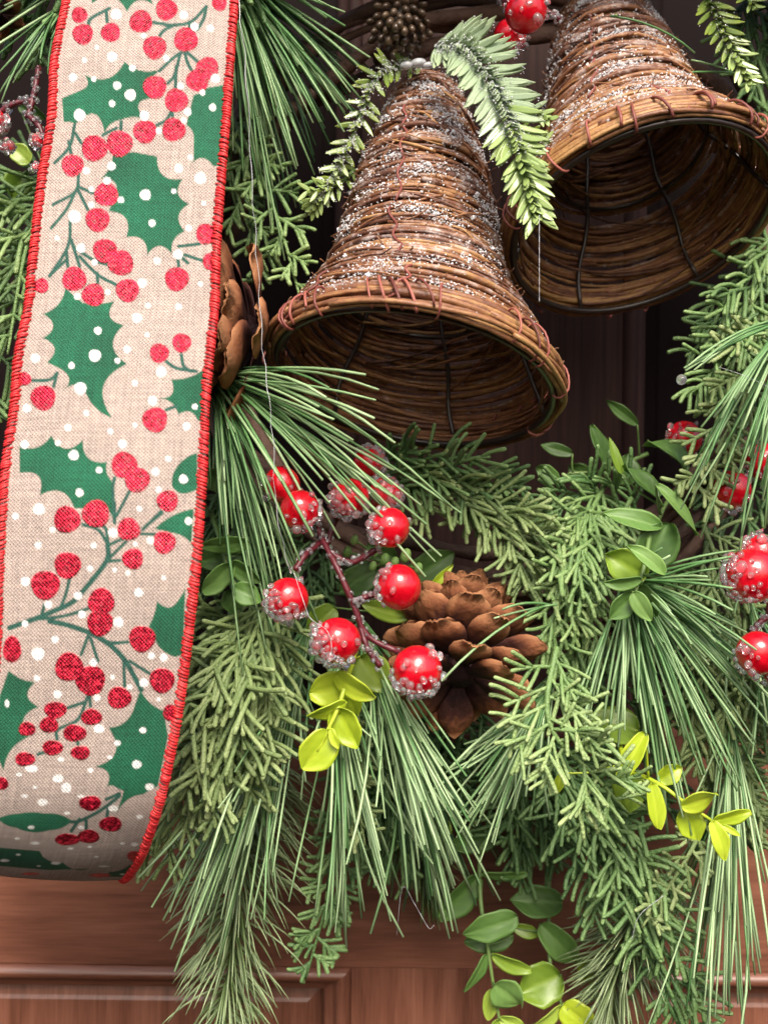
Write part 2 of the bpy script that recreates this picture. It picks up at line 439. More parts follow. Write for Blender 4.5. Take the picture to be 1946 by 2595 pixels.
# ------------------------------------------------------------------ cedar sprigs
def tangent(c, i): return (c[min(i + 1, len(c) - 1)] - c[max(i - 1, 0)]).normalized()
DOWN = Vector((0, 0, -1))
def cedar(label, path, mat='cedar_fresh', n=14, flen=13, fr=1.2, ang=42, fingers=(4, 7), blen=15, seed=1, front=.25, bend=.35, start=.05, tip=True, tint=.5, stem_r=1.1):
    random.seed(seed * 7919 + 13)
    c = curve(PP(path) if path else RAWPATH, 24)
    th = thing('cedar_sprig', label, 'cedar sprig', c[0], 'cedar sprigs wired into the wreath')
    mb = MB(); mb.tube(c, [stem_r * (1.15 - .6 * i / 23) for i in range(24)], 6, .35, .6)
    mb.build('stem', M[mat], th)
    n = max(8, int(n * .82))
    for b in range(n):
        u = start + (1 - start) * (b + rnd(-.3, .3)) / n
        i = max(0, min(22, int(u * 23)))
        tg = tangent(c, i)
        side = tg.cross(Vector((0, -1, 0))).normalized() * (1 if b % 2 else -1)
        a = math.radians(ang * rnd(.6, 1.25))
        outv = (side + Vector((0, -1, 0)) * rnd(-.25, 1.0) * front * 2.2).normalized()
        d = (tg * math.cos(a) + outv * math.sin(a)).normalized()
        taper = 1 - .45 * max(0, u - .5) * 2 * .8
        L = blen * rnd(1.0, 1.6) * taper
        bend_to = (tg * .7 + DOWN * .8).normalized()
        bc = []
        p = c[i].copy(); dd = d.copy()
        for s in range(7):
            bc.append(p.copy()); p = p + dd * (L / 6)
            dd = (dd + bend_to * bend * .16 + rvec() * .05).normalized()
        mb = MB()
        tv = tint + rnd(-.18, .18)
        mb.finger(bc, fr * .84, 6, tv - .12, tv + .16)
        k = random.randint(*fingers); flen_ = flen * 1.25
        for j in range(k):
            s = min(5, int(1.3 + (j + rnd(0, .8)) / k * 4.6))
            t2 = tangent(bc, s)
            sd = t2.cross(Vector((0, -1, 0)))
            sd = sd.normalized() if sd.length > .1 else t2.orthogonal().normalized()
            sd = sd * (1 if j % 2 else -1) + Vector((0, -1, 0)) * rnd(-.4, .9)
            a2 = math.radians(rnd(26, 62))
            f = (t2 * math.cos(a2) + sd.normalized() * math.sin(a2)).normalized()
            FL = flen_ * rnd(.7, 1.25) * (1 - .25 * s / 6) * taper
            pts = []; q = bc[s].copy()
            cur = rnd(.3, 2.6) * bend * random.choice((1, 1, 1, -.3))
            for e in range(6):
                pts.append(q.copy()); q = q + f * (FL / 5)
                f = (f + bend_to * cur * .28 + rvec() * .06).normalized()
            tf = tv + rnd(-.1, .14)
            mb.finger(pts, fr * rnd(.70, .92), 6, tf - .18, tf + .28)
        mb.build('branchlet', M[mat], th)
    return th

# ------------------------------------------------------------------ long needle pine sprigs
def pine(label, path, mat='pine', n=110, nl=75, spread=16, seed=1, droop=.12, r=.47, tint=.45, ljit=.45, start=0., tips=None, cat='pine sprig'):
    random.seed(seed * 104729 + 7)
    c = curve(PP(path), 16)
    th = thing('pine_sprig', label, cat, c[0], 'long needled pine sprigs in the wreath')
    mb = MB(); mb.tube(c, [1.3 - .8 * i / 15 for i in range(16)], 6, .3, .4)
    mb.build('stem', M['stem'], th)
    mb = MB()
    for b in range(int(n * .72)):
        u = start + (1 - start) * random.random() ** .8
        i = min(14, int(u * 15)); tg = tangent(c, i)
        a = math.radians(abs(random.gauss(0, spread * (1.15 if random.random() < .9 else 2.6))) + 1)
        x, y, z = basis(tg)
        ph = rnd(0, 6.28)
        d = z * math.cos(a) + (x * math.cos(ph) + y * math.sin(ph) * .7) * math.sin(a)
        L = nl * (1 + rnd(-ljit, ljit * .5))
        p = c[i].lerp(c[i + 1], rnd(0, 1)); pts = []
        dr = droop * rnd(.2, 1.8); bnd = rvec() * (rnd(0, .05) if random.random() < .85 else rnd(.08, .16))
        for s in range(6):
            pts.append(p.copy()); p = p + d * (L / 5)
            d = (d + DOWN * dr * .2 + bnd).normalized()
            if p.y > -3: p.y = -3
        tv = tint + random.gauss(0, .22)
        rr = r * rnd(.95, 1.4)
        mb.tube(pts, [rr] * 5 + [rr * .75], 4, tv - .15, tv + .28)
    mb.build('needles', M[mat], th, kind='stuff')
    return th
def pine_aim(label, base, targets, mat='pine', seed=1, r=.47, jit=12, per=1, tint=.5, sag=.06, djit=8):
    """a fan of needles from one tuft to given tips"""
    random.seed(seed * 31337 + 5)
    b0 = P(*base)
    th = thing('pine_sprig', label, 'pine sprig', b0, 'long needled pine sprigs in the wreath')
    mb = MB(); mb.ball(b0, 2.2 if len(targets) > 4 else .7, 8, 6); mb.build('stem', M['stem'], th)
    mb = MB()
    for (x, y, d) in targets:
        for k in range(per):
            e = P(x + random.gauss(0, jit), y + random.gauss(0, jit), max(6, d + random.gauss(0, djit)))
            s = b0 + rvec() * 2.5
            if per > 1: e = s.lerp(e, rnd(.72, 1.06))
            L = (e - s).length
            bow = (Vector((0, -1, 0)) * rnd(-.5, 1) + Vector((0, 0, 1)) * rnd(.2, 1.2) + rvec() * .4) * L * sag
            pts = [s.lerp(e, q / 6) + bow * (4 * (q / 6) * (1 - q / 6)) for q in range(7)]
            tv = tint + random.gauss(0, .15); rr = r * rnd(.95, 1.4)
            mb.tube(pts, [rr] * 6 + [rr * .8], 4, tv - .15, tv + .25)
    mb.build('needles', M[mat], th, kind='stuff')
    return th

# ------------------------------------------------------------------ short needled fir sprigs
def fir(label, path, n=170, nl=24, ang=48, seed=1, mat='fir', r=.62, arch=.5, tint=.45):
    random.seed(seed * 6151 + 3)
    c = curve(PP(path), 24)
    th = thing('fir_sprig', label, 'fir sprig', c[0], 'short needled fir sprigs in the wreath')
    mb = MB(); mb.tube(c, [1.3 - .7 * i / 23 for i in range(24)], 6, .3, .5); mb.build('stem', M['stem'], th)
    mb = MB()
    for b in range(n):
        u = b / n; i = min(22, int(u * 23)); tg = tangent(c, i)
        x, y, z = basis(tg); ph = rnd(0, 6.28)
        a = math.radians(ang * rnd(.7, 1.3) * (1 - .45 * u * u))
        rad = x * math.cos(ph) + y * math.sin(ph)
        d = z * math.cos(a) + rad * math.sin(a)
        L = nl * rnd(.7, 1.1) * (1 - .3 * max(0, u - .7) / .3)
        p = c[i].lerp(c[i + 1], rnd(0, 1)); pts = []
        for s in range(6):
            pts.append(p.copy()); p = p + d * (L / 5)
            d = (d + (tg * .5 - rad * .2 + DOWN * .3) * arch * .22).normalized()
            if p.y > -3: p.y = -3
        tv = tint + random.gauss(0, .14)
        mb.tube(pts, [r * .8, r, r, r * .9, r * .65, r * .2], 4, tv - .25, tv + .4)
    mb.build('needles', M[mat], th, kind='stuff')
    return th

# frosted fir: broad flat needles, each an object of its own
def needle_mesh(mat, k):
    mb = MB(); rows, tt = [], []
    for i in range(7):
        u = i / 6; w = [.25, .8, 1, 1, .92, .66, .1][i]
        z = 1.6 * u * u * (.5 + .5 * k)
        y = [0, .1, .16, .16, .14, .1, 0][i]
        rows.append([Vector((-w, u * 10, z)), Vector((-w * .45, u * 10, z + y + .12)), Vector((0, u * 10, z + y * .4)), Vector((w * .45, u * 10, z + y + .12)), Vector((w, u * 10, z)), Vector((0, u * 10, z - .32 * w))])
        tt.append([.35 + .4 * u] * 6)
    mb.sheet(rows, tt, close=True)
    return mb.mesh('needle', mat, Vector((0, 0, 0)))
M['frost_tip'] = tinted('frost_tip', [(0, (.16, .25, .07)), (.5, (.26, .37, .11)), (1, (.38, .49, .15))], .3, noise_amt=.5, noise_scale=500, coat=.3)
NEED = {k: [needle_mesh(M[k], q) for q in range(3)] for k in ('frost_fir', 'frost_fir_dark', 'frost_tip')}
def frosted(label, path, n=70, nl=13, nw=1.25, seed=1, mat='frost_fir', frost=500, a0=62, frost_to=.75):
    random.seed(seed * 2203 + 1)
    c = curve(PP(path), 30)
    th = thing('frosted_fir_sprig', label, 'fir sprig', c[0], 'frosted plastic fir sprigs')
    mb = MB(); mb.tube(c, [1.0 - .5 * i / 29 for i in range(30)], 6, .4, .7); mb.build('stem', M['stem'], th)
    fm = MB()
    for b in range(n):
        u = (b + .5) / n; i = min(28, int(u * 29)); tg = tangent(c, i)
        side = tg.cross(Vector((0, -1, 0))).normalized()
        row = b % 4
        lat = [side, -side, (side * .6 + Vector((0, -1, 0))).normalized(), (-side * .5 + Vector((0, -1, 0))).normalized()][row]
        a = math.radians((a0 if row < 2 else 40) * rnd(.85, 1.1) * (1 - .45 * u ** 3))
        yv = (tg * math.cos(a) + lat * math.sin(a) + rvec() * .07).normalized()
        zv = (Vector((0, -1, 0)) + rvec() * .3); zv = (zv - yv * zv.dot(yv)).normalized()
        if row >= 2: zv = (-tg * .7 + lat * .3); zv = (zv - yv * zv.dot(yv)).normalized()
        xv = yv.cross(zv)
        L = nl * rnd(.85, 1.1) * (1 - .4 * u ** 2) * (.6 if row >= 2 else 1) * min(1, .55 + 3 * u)
        s = L / 10
        m3 = Matrix((xv * nw, yv * s, zv * s)).transposed()
        p = c[i].lerp(c[i + 1], rnd(0, 1))
        place('needle', random.choice(NEED['frost_tip' if u > .62 + rnd(-.1, .1) else mat]), th, m3, p)
        if u < frost_to:
            for q in range(int(frost / n)):
                fm.grain(p + yv * L * random.random() ** 1.7 + zv * (.5 + .2 * random.random()) + xv * rnd(-1, 1) * nw, rnd(.14, .42) * (1.3 if random.random() < .1 else 1))
    if frost: fm.build('frost_crystals', M['frost'], th, kind='stuff', smooth=False)
    return th

# ------------------------------------------------------------------ leaf sprays
def leaf(th, bx, by, tx, ty, w, d, roll=0, d2=None, mat='leaf', cup=.22, arch=.12, tint=.5, point=.8):
    b, t = P(bx, by, d), P(tx, ty, d if d2 is None else d2)
    ax = t - b; L = ax.length
    W = w / (FPX / (CAMD - d)) * .5
    x, y, z = basis(ax, Vector((0, -1, 0)))
    nrm = Vector((0, -1, 0)); nrm = (nrm - z * nrm.dot(z)).normalized()
    nrm = Matrix.Rotation(math.radians(roll), 3, z) @ nrm
    lat = z.cross(nrm)
    rows, tt = [], []
    NU, NV = 13, 11
    w1, w2, w3, tw = rnd(0, 6), rnd(4, 9), rnd(.03, .10), rnd(-.5, .5); cup *= rnd(.5, 1.9); arch *= rnd(.3, 2.2)
    for side in (0, 1):
        pass
    for i in range(NU):
        u = i / (NU - 1)
        u = .5 - .5 * math.cos(math.pi * u)
        ww = W * max(.04, math.sqrt(max(0, 1 - (2 * u ** .88 - 1) ** 2))) * (1 - .5 * max(0, (u - .6) / .4) ** 1.6)
        top, bot, ttop, tbot = [], [], [], []
        for j in range(NV):
            v = -1 + 2 * j / (NV - 1)
            h = cup * W * v * v - .10 * W * math.exp(-(v / .12) ** 2) + arch * L * 4 * u * (1 - u) * .5
            h += w3 * W * math.sin(w2 * u + 3 * v + w1) * (.3 + v * v) + tw * v * W * u
            p = b + z * (L * u) + lat * (v * ww * (1 + .05 * math.sin(w2 * 1.7 * u + w1))) + nrm * h
            top.append(p); bot.append(p - nrm * .55)
            ttop.append(tint + .16 * math.exp(-(v / .12) ** 2) + .1 * u + .10 * abs(v) ** 4 + .05 * math.sin(26 * u - 9 * abs(v))); tbot.append(tint)
        rows.append(top + bot[::-1]); tt.append(ttop + tbot[::-1])
    mb = MB(); mb.sheet(rows, tt, close=True)
    n = NV * 2; e = len(mb.v)
    mb.f.append(tuple(range(n))); mb.f.append(tuple(range(e - 1, e - n - 1, -1)))
    return mb.build('leaf', M[mat], th)
def spray(label, stem, leaves, mat='leaf', seed=1, d=60, stem_mat='stem', stem_r=1.1):
    random.seed(seed * 977)
    c = curve(PP(stem), 20)
    th = thing('leafy_sprig', label, 'leaf sprig', c[0], 'round leaved sprigs in the wreath')
    mb = MB(); mb.tube(c, [stem_r * (1.1 - .5 * i / 19) for i in range(20)], 6, .5, .8); mb.build('stem', M[stem_mat], th)
    for l in leaves:
        lb = P(l[0], l[1], l[5]); near = min(c, key=lambda p: (p - lb).length)
        if 1.5 < (near - lb).length < 45:
            mid = near.lerp(lb, .5) + Vector((0, 0, -1.2)) + rvec() * .6
            mb = MB(); mb.tube(curve([near, mid, lb], 7), [.6, .58, .55, .52, .5, .48, .45], 6, .4, .6); mb.build('leaf_stalk', M[stem_mat], th)
        kw = dict(mat=mat, tint=rnd(.38, .62), roll=rnd(-18, 18))
        kw.update(l[6] if len(l) > 6 else {})
        leaf(th, *l[:4], l[4] * 1.15, l[5], **kw)
    return th

# ------------------------------------------------------------------ berries
def berry_mesh(r):
    mb = MB(); mb.ball(Vector((0, 0, 0)), r, 28, 18)
    return mb.mesh('berry', M['berry'], Vector((0, 0, 0)))
BM = berry_mesh(10.0)
def berries(label, stems, items, seed=1):
    """items: (px,py,r_px,d, number of beads, bead side px vector)"""
    random.seed(seed * 433)
    th = thing('berry_pick', label, 'berry pick', P(*stems[0][0]), 'iced red berry picks')
    ib = MB()
    for s in stems:
        c = curve(PP(s), 18)
        mb = MB(); mb.tube(c, [1.25 + .18 * math.sin(i * 2.1) for i in range(18)], 8, .5)
        mb.build('stem', M['berry_stem'], th)
        for i in range(0, 18):
            for q in range(3):
                if random.random() < .6: ib.ball(c[i] + rvec() * 1.7, rnd(.5, 1.3), 8, 6)
    if ib.v: ib.build('ice_beads', M['ice'], th, kind='stuff')
    for (px, py, r, d, nb, (sx, sy)) in items:
        c = P(px, py, d); R = r / (FPX / (CAMD - d))
        ob = place('berry', BM, th, Matrix.Rotation(rnd(0, 6), 3, 'Z') @ Matrix.Diagonal((R / 10, R / 10, R / 10 * rnd(.97, 1.05))), c)
        bb = MB(); done = []
        bias = Vector((sx, -.25, -sy)).normalized()
        tries = 0
        nb = int(nb * 1.75)
        while len(done) < nb and tries < nb * 30:
            tries += 1
            v = (rvec() + bias * rnd(.5, 1.5)).normalized()
            br = rnd(.9, 1.7) if random.random() < .8 else rnd(1.6, 2.3)
            p = c + v * (R + br * .35)
            if any((p - q).length < (br + qr) * .72 for q, qr in done): continue
            done.append((p, br))
            if random.random() < .22: bb.grain(p, br * 1.25)
            else: bb.ball(p, br, 10, 7, .5, (Vector((rnd(.7, 1.3), rnd(-.2, .2), 0)), Vector((0, rnd(.7, 1.2), rnd(-.2, .2))), Vector((rnd(-.2, .2), 0, rnd(.7, 1.3)))))
        if nb:
            o = bb.build('ice_beads', M['ice'], th, kind='stuff')
            mw = Matrix.Identity(4); o.parent = ob
            o.matrix_parent_inverse = ob.matrix_basis.inverted()
    return th

# ------------------------------------------------------------------ pine cones
def scale_mesh(k):
    """one woody cone scale, 10 long along +Y, outer (under) face towards -Z"""
    random.seed(k + 50)
    mb = MB(); NU, NV = 9, 11
    rows, tt = [], []
    for i in range(NU):
        u = i / (NU - 1)
        w = [.8, 1.1, 1.8, 2.6, 3.3, 3.7, 3.8, 3.3, 1.9][i]
        th = [.5, .45, .4, .4, .42, .5, .62, .6, .3][i]
        top, bot, t1, t2 = [], [], [], []
        for j in range(NV):
            v = -1 + 2 * j / (NV - 1)
            z = 1.5 * u * u + .55 * v * v * u - .12 * u * math.exp(-(v / .3) ** 2) + .10 * u * math.cos(v * 14 + k) + rnd(-.07, .07)
            y = u * 10 - 1.1 * v * v * u + rnd(-.16, .16)
            e = th * (1 - .75 * v * v)
            top.append(Vector((v * w, y, z + e * .5)))
            bot.append(Vector((v * w, y, z - e * .5 - (.3 * math.exp(-((u - .8) / .12) ** 2) * (1 - v * v)))))
            t1.append(.12 + .72 * max(0, (u - .62) / .38) + rnd(-.05, .05))
            t2.append(.08 + .56 * min(1, max(0, (u - .32) / .45)) + .30 * max(0, (u - .8) / .2) + .12 * abs(v) ** 5 * u + rnd(-.07, .07))
        rows.append(top + bot[::-1]); tt.append(t1 + t2[::-1])
    mb.sheet(rows, tt, close=True)
    n = NV * 2; e = len(mb.v)
    mb.f.append(tuple(range(n))); mb.f.append(tuple(range(e - 1, e - n - 1, -1)))
    return mb.mesh('scale', M['cone'], Vector((0, 0, 0)))
SC = [scale_mesh(k) for k in range(5)]
def pinecone(label, pos, axis, n=52, R=26, H=42, open0=108, open1=40, seed=1, wf=1.0, mat=None, skip=None):
    random.seed(seed * 71)
    a = axis.normalized(); x, y, z = basis(a, Vector((0, 0, 1)))
    th = thing('pine_cone', label, 'pine cone', pos, 'pine cones in the wreath')
    mb = MB()
    mb.tube([pos + a * (H * q / 6) for q in range(7)], [R * .16, R * .22, R * .22, R * .2, R * .16, R * .12, R * .03], 10, .05, .2)
    mb.build('core', M['cone'], th)
    for k in range(n):
        u = k / (n - 1); ph = k * 2.39996 + rnd(-.12, .12)
        rad = x * math.cos(ph) + y * math.sin(ph)
        op = math.radians(open0 + (open1 - open0) * u ** 1.1 + rnd(-10, 10))
        yv = rad * math.sin(op) + a * math.cos(op)
        zv = a * math.sin(op) - rad * math.cos(op)           # inner face
        yv = (yv + rvec() * .06).normalized(); zv = (zv - yv * zv.dot(yv)).normalized()
        xv = yv.cross(zv)
        L = R * (.62 + .38 * math.sin(math.pi * min(1, .3 + u * .75))) * (1 - .45 * u ** 3) * rnd(.92, 1.08) * .88
        s = L / 10
        m3 = Matrix((xv * s * .82 * wf * rnd(.85, 1.1), yv * s, zv * s * 1.05)).transposed()
        place('scale', random.choice(SC), th, m3, pos + a * (H * .85 * u + 1) + rad * R * .10)
    return th

# ------------------------------------------------------------------ wicker bells
PROF = [(0, 12.5), (.05, 15), (.166, 20.5), (.318, 26.5), (.48, 31), (.64, 35.2), (.72, 38.5), (.79, 44.5), (.85, 50), (.92, 54.5), (1, 58.5)]
def prof(t):
    for (a, ra), (b, rb) in zip(PROF, PROF[1:]):
        if t <= b: return ra + (rb - ra) * (t - a) / (b - a)
    return PROF[-1][1]
def bell(label, px, py, d, ratio, tilt, L=146, sc=1.0, seed=1, nring=92, frost=8000, dens=1.0, tmin=0, tens=(), skew=0.):
    random.seed(seed * 911)
    rc = P(px, py, d)
    c = (Vector((0, -CAMD, 0)) - rc).normalized()
    tl = math.radians(tilt)
    e = Vector((math.sin(tl), 0, -math.cos(tl))); e = (e - c * e.dot(c)).normalized()
    m = (c * ratio + e * math.sqrt(1 - ratio * ratio)).normalized()       # mouth direction
    top = rc - m * L * sc
    up = (c - m * c.dot(m)).normalized()       # rim point nearest the viewer (upper arc in the picture)
    rt = m.cross(up)
    th = thing('wicker_bell', label, 'bell', top, 'wicker bells hanging inside the wreath')
    def S(t, a, off=0.): return top + m * (L * sc * t + skew * math.sin(a) * t * t) + (up * math.cos(a) + rt * math.sin(a)) * (prof(min(max(t, 0), 1)) * sc + off)
    # wound twigs, an inner and an outer layer
    for layer in (0, 1):
        for k in range(nring):
            u = (k + rnd(0, .9)) / nring
            t = tmin + (1 - tmin) * u ** .88
            rt_ = (rnd(.5, 1.0) if random.random() < .6 else rnd(.95, 1.55)) if layer else rnd(.7, 1.2)
            a0 = rnd(0, 6.28); sw = rnd(4.5, 7.6) if random.random() < .75 else rnd(1.6, 3.5)
            slope = rnd(-.012, .012) if random.random() < .7 else rnd(-.05, .05); w1, w2, p1, p2 = rnd(.3, 1.9), rnd(0, .009), rnd(0, 6.28), rnd(0, 6.28)
            off = (1.1 if layer else -.6) + rnd(-.5, 1.1)
            if t > .93 and layer: off += rnd(.2, 2.2); rt_ *= 1.18
            ns = max(12, int(40 * sw / 6.28)); pts = []
            for i in range(ns):
                q = i / (ns - 1); a = a0 + sw * q
                pts.append(S(t + slope * (q - .5) + w2 * math.sin(a * 2 + p2), a, off + w1 * math.sin(a * 3 + p1) * .6 + .25 * math.sin(a * 7 + p2) + rnd(-.22, .22)))
            mb = MB()
            tv = (.46 + .22 * max(0, (t - .55) / .45) if layer else .58) + rnd(-.1, .1)
            mb.tube(pts, [rt_ * sc * (1 + .12 * math.sin(i * .9 + p1)) * rnd(.86, 1.14) for i in range(ns)], 6, tv - .08, tv + .08)
            mb.build('twig', M['twig_frosted' if layer and t < .92 else 'twig'], th)
    for k in range(26 if tmin == 0 else 4):
        t = rnd(.06, .9); a = rnd(-1.7, 1.7); sw = rnd(.5, 1.6) * random.choice((-1, 1)); dt = rnd(.04, .16) * random.choice((-1, 1)); p1 = rnd(0, 6)
        pts = [S(min(.99, t + dt * i / 15 + .004 * math.sin(i * .7 + p1)), a + sw * i / 15, 2.4 + .7 * math.sin(i * .5 + p1)) for i in range(16)]
        mb = MB(); mb.tube(pts, [rnd(.4, .75) * (1.1 - .5 * i / 15) for i in range(16)], 6, rnd(.2, .7)); mb.build('twig', M['twig'], th)
    for k in range(30 if tmin == 0 else 6):       # loose twigs inside the mouth
        t = rnd(.45, .95); a = rnd(0, 6.28); sw = rnd(.5, 1.8) * random.choice((-1, 1)); dt = rnd(.02, .14) * random.choice((-1, 1)); p1 = rnd(0, 6)
        pts = [S(min(.99, t + dt * i / 15), a + sw * i / 15, -2.6 - 1.6 * math.sin(i * .25 + p1) ** 2) for i in range(16)]
        mb = MB(); mb.tube(pts, [rnd(.45, .95) * (1.1 - .4 * i / 15) for i in range(16)], 6, rnd(.25, .85)); mb.build('twig', M['twig'], th)
    # rolled rim
    for k in range(11):
        a0 = rnd(0, 6.28); p1 = rnd(0, 6.28); p2 = rnd(0, 6.28); pts = []; wv = rnd(.6, 1.9); swp = rnd(2.5, 6.9)
        oo, tt_ = rnd(-.3, 3.6), rnd(.955, 1.012)
        for i in range(64):
            a = a0 + swp * i / 63
            pts.append(S(tt_ + .010 * math.sin(a * 2 + p1), a, oo + wv * math.sin(a * 3 + p1) + .5 * math.sin(a * 8 + p2)))
        mb = MB(); mb.tube(pts, rnd(.75, 1.3) * sc, 7, .80 + rnd(-.1, .12)); mb.build('twig', M['twig'], th)
    for k in range(34 if tmin == 0 else 6):       # frayed ends standing off the coils
        t = rnd(.08, 1.0); a = rnd(-2.2, 2.2); sg = random.choice((-1, 1)); ln = rnd(.12, .5); lift = rnd(2.5, 7); dtt = rnd(-.03, .03)
        pts = [S(min(1.01, t + dtt * (i / 9) ** 2), a + sg * ln * i / 9 * 28 / prof(t), 1.5 + lift * (i / 9) ** 2.2) for i in range(10)]
        mb = MB(); mb.tube(pts, [rnd(.35, .7) * (1 - .6 * i / 9) for i in range(10)], 5, rnd(.1, .7)); mb.build('twig', M['twig'], th)
    # wire frame
    for t, off, r in ((1.008, -1.6, 1.5), (.72, -2.8, 1.0)):
        mb = MB(); mb.tube([S(t, 2 * math.pi * i / 64, off) for i in range(65)], r * sc, 8, .5, cap=False); mb.build('wire_hoop', M['wire'], th)
    for k in range(6):
        a = .35 + k * math.pi / 3
        mb = MB(); mb.tube([S(.25 + .755 * i / 20, a + .02 * math.sin(i), -3.0) for i in range(21)], 1.05 * sc, 7, .5); mb.build('wire_rib', M['wire'], th)
    # reddish tendrils tying the rim
    for k in range(22):
        a = (rnd(-1.9, 1.9) if k < 13 else rnd(0, 6.28)); da = rnd(-.12, .12); pts = []
        r0 = rnd(.42, .66); rev = rnd(.5, .85); ex = rnd(3.8, 6.2)
        for i in range(15):
            q = i / 14; g = -1.1 + q * 2 * math.pi * rev
            pts.append(S(.975 - .05 * math.cos(g) * rnd(.97, 1.03), a + da * q + .02 * math.sin(q * 5), 1.8 + ex * math.cos(g - 1.3) + rnd(-.15, .15)))
        mb = MB(); mb.tube(pts, r0, 5, .5 + rnd(-.2, .2)); mb.build('tendril', M['tendril'], th)
    for (ta, tb, ang, da) in tens:            # long runners lying down the side
        pts = [S(ta + (tb - ta) * i / 17, ang + da * i / 17 + .03 * math.sin(i * .8), 2.6 + .5 * math.sin(i * .9)) for i in range(18)]
        mb = MB(); mb.tube(pts, .55, 6, .15); mb.build('tendril', M['tendril'], th)
    # loose bark shreds and curls
    mb = MB()
    for k in range(int(480 * dens)):
        t = rnd(tmin + .03, .98); a = rnd(-2.0, 2.0); p = S(t, a, rnd(1.5, 2.6))
        dv = rvec(); ax = rvec(); l = rnd(2, 6); pts = []
        for i in range(6):
            pts.append(p.copy()); p = p + dv * (l / 5); dv = (dv + ax.cross(dv) * .45).normalized()
        mb.tube(pts, rnd(.1, .34), 4, rnd(.1, .8))
    mb.build('bark_shreds', M['bark'], th, kind='stuff')
    # frost
    mb = MB(); sunv = Vector((.1, -.45, .9)).normalized()
    cl = [(rnd(tmin, .98), rnd(-2.2, 2.2)) for _ in range(80)]
    while len(mb.v) < frost * 6:
        if random.random() < .78:
            t0, a0 = random.choice(cl); t = t0 + random.gauss(0, .012); a = a0 + random.gauss(0, .17)
        else: t, a = rnd(tmin, 1.0), rnd(-2.3, 2.3)
        if not tmin < t < 1.0: continue
        nrm = up * math.cos(a) + rt * math.sin(a)
        if nrm.dot(sunv) < rnd(-.45, .5): continue
        if t > .93 and random.random() < .55: continue
        big = random.random() < .012
        mb.grain(S(t, a, rnd(.9, 3.2)), rnd(.7, 1.4) if big else rnd(.16, .58))
    for k in range(int(frost * .05)):
        mb.grain(S(rnd(.6, 1), rnd(0, 6.28), -2.2 + rnd(-.5, .5)), rnd(.12, .32))
    mb.build('frost_crystals', M['frost'], th, kind='stuff', smooth=False)
    return th

bell('frosted wicker bell hanging lowest in the middle with its wide mouth open', 1048, 966, 106, .46, -2, L=149, seed=1, skew=-7, tens=((.33, .58, .32, -.05), (.60, .80, .35, -.2), (.18, .34, .4, -.12), (.86, .99, .05, .1), (.84, 1.0, .75, .22)))
bell('frosted wicker bell at the upper right with wire ribs showing in its mouth', 1625, 565, 82, .62, 12, seed=2, skew=8, frost=11000, tens=((.3, .55, .1, .1), (.55, .72, .15, .1), (.8, 1.0, -.3, -.15)))
bell('dark wicker bell cut off by the top edge of the picture', 1085, -205, 70, .55, 3, seed=3, frost=300, nring=60, dens=.4, tmin=.45)

# ------------------------------------------------------------------ ribbon
rows_px = [  # left x,y,depth, right x,y,depth
    (172, -60, 106, 607, -60, 110), (165, 0, 110, 601, 0, 114), (135, 148, 122, 590, 148, 122), (127, 295, 130, 580, 295, 130), (103, 443, 137, 568, 443, 137),
    (86, 590, 145, 557, 590, 144), (74, 700, 150, 553, 700, 149), (67, 777, 153, 551, 777, 152), (42, 903, 159, 538, 903, 158), (32, 1030, 163, 527, 1030, 163),
    (13, 1156, 167, 523, 1156, 167), (2, 1283, 171, 515, 1283, 170), (-6, 1427, 173, 505, 1427, 172), (-11, 1553, 174, 491, 1553, 172), (-18, 1680, 174, 476, 1680, 171),
    (-30, 1806, 173, 458, 1806, 169), (-45, 1933, 171, 434, 1933, 166), (-60, 2030, 167, 412, 2030, 161), (-75, 2105, 159, 388, 2105, 152), (-90, 2160, 146, 366, 2165, 139),
    (-100, 2192, 126, 342, 2205, 120), (-105, 2200, 104, 322, 2228, 102), (-105, 2180, 86, 312, 2215, 86), (-100, 2100, 74, 310, 2150, 74), (-95, 2000, 68, 312, 2050, 68)]
NU, NVR = 210, 1050
Lc = curve([P(a, b, c) for a, b, c, *_ in rows_px], NVR)
Rc = curve([P(d, e, f) for *_, d, e, f in rows_px], NVR)
ribbon = thing('ribbon', 'burlap ribbon tail with red stitched edges and printed green holly and red berries', 'ribbon', Lc[0])
La = np.array([tuple(p) for p in Lc]); Ra = np.array([tuple(p) for p in Rc])
u = np.linspace(0, 1, NU)
cen = (La + Ra) / 2
tg = np.gradient(cen, axis=0); tg /= np.linalg.norm(tg, axis=1)[:, None]
wd = Ra - La; nr = np.cross(wd, tg); nr /= np.linalg.norm(nr, axis=1)[:, None]
if nr[300, 1] > 0: nr = -nr
arc = np.concatenate([[0], np.cumsum(np.linalg.norm(np.diff(cen, axis=0), axis=1))])
def ribbon_point(i, uu, off):
    b = La[i] + wd[i] * uu
    h = 2.2 * 4 * uu * (1 - uu) + 1.5 * np.sin(arc[i] / 27) * np.sin(np.pi * uu) + .9 * np.sin(arc[i] / 9 + uu * 5) * (uu * (1 - uu)) + off
    return b + nr[i] * h
ii = np.arange(NVR)
b = La[:, None, :] + wd[:, None, :] * u[None, :, None]
h = 2.2 * 4 * u * (1 - u)
h = h[None, :] + 1.5 * np.sin(arc / 27)[:, None] * np.sin(np.pi * u)[None, :] + .9 * np.sin(arc[:, None] / 9 + u[None, :] * 5) * (u * (1 - u))[None, :]
V = (b + nr[:, None, :] * h[..., None]).reshape(-1, 3)
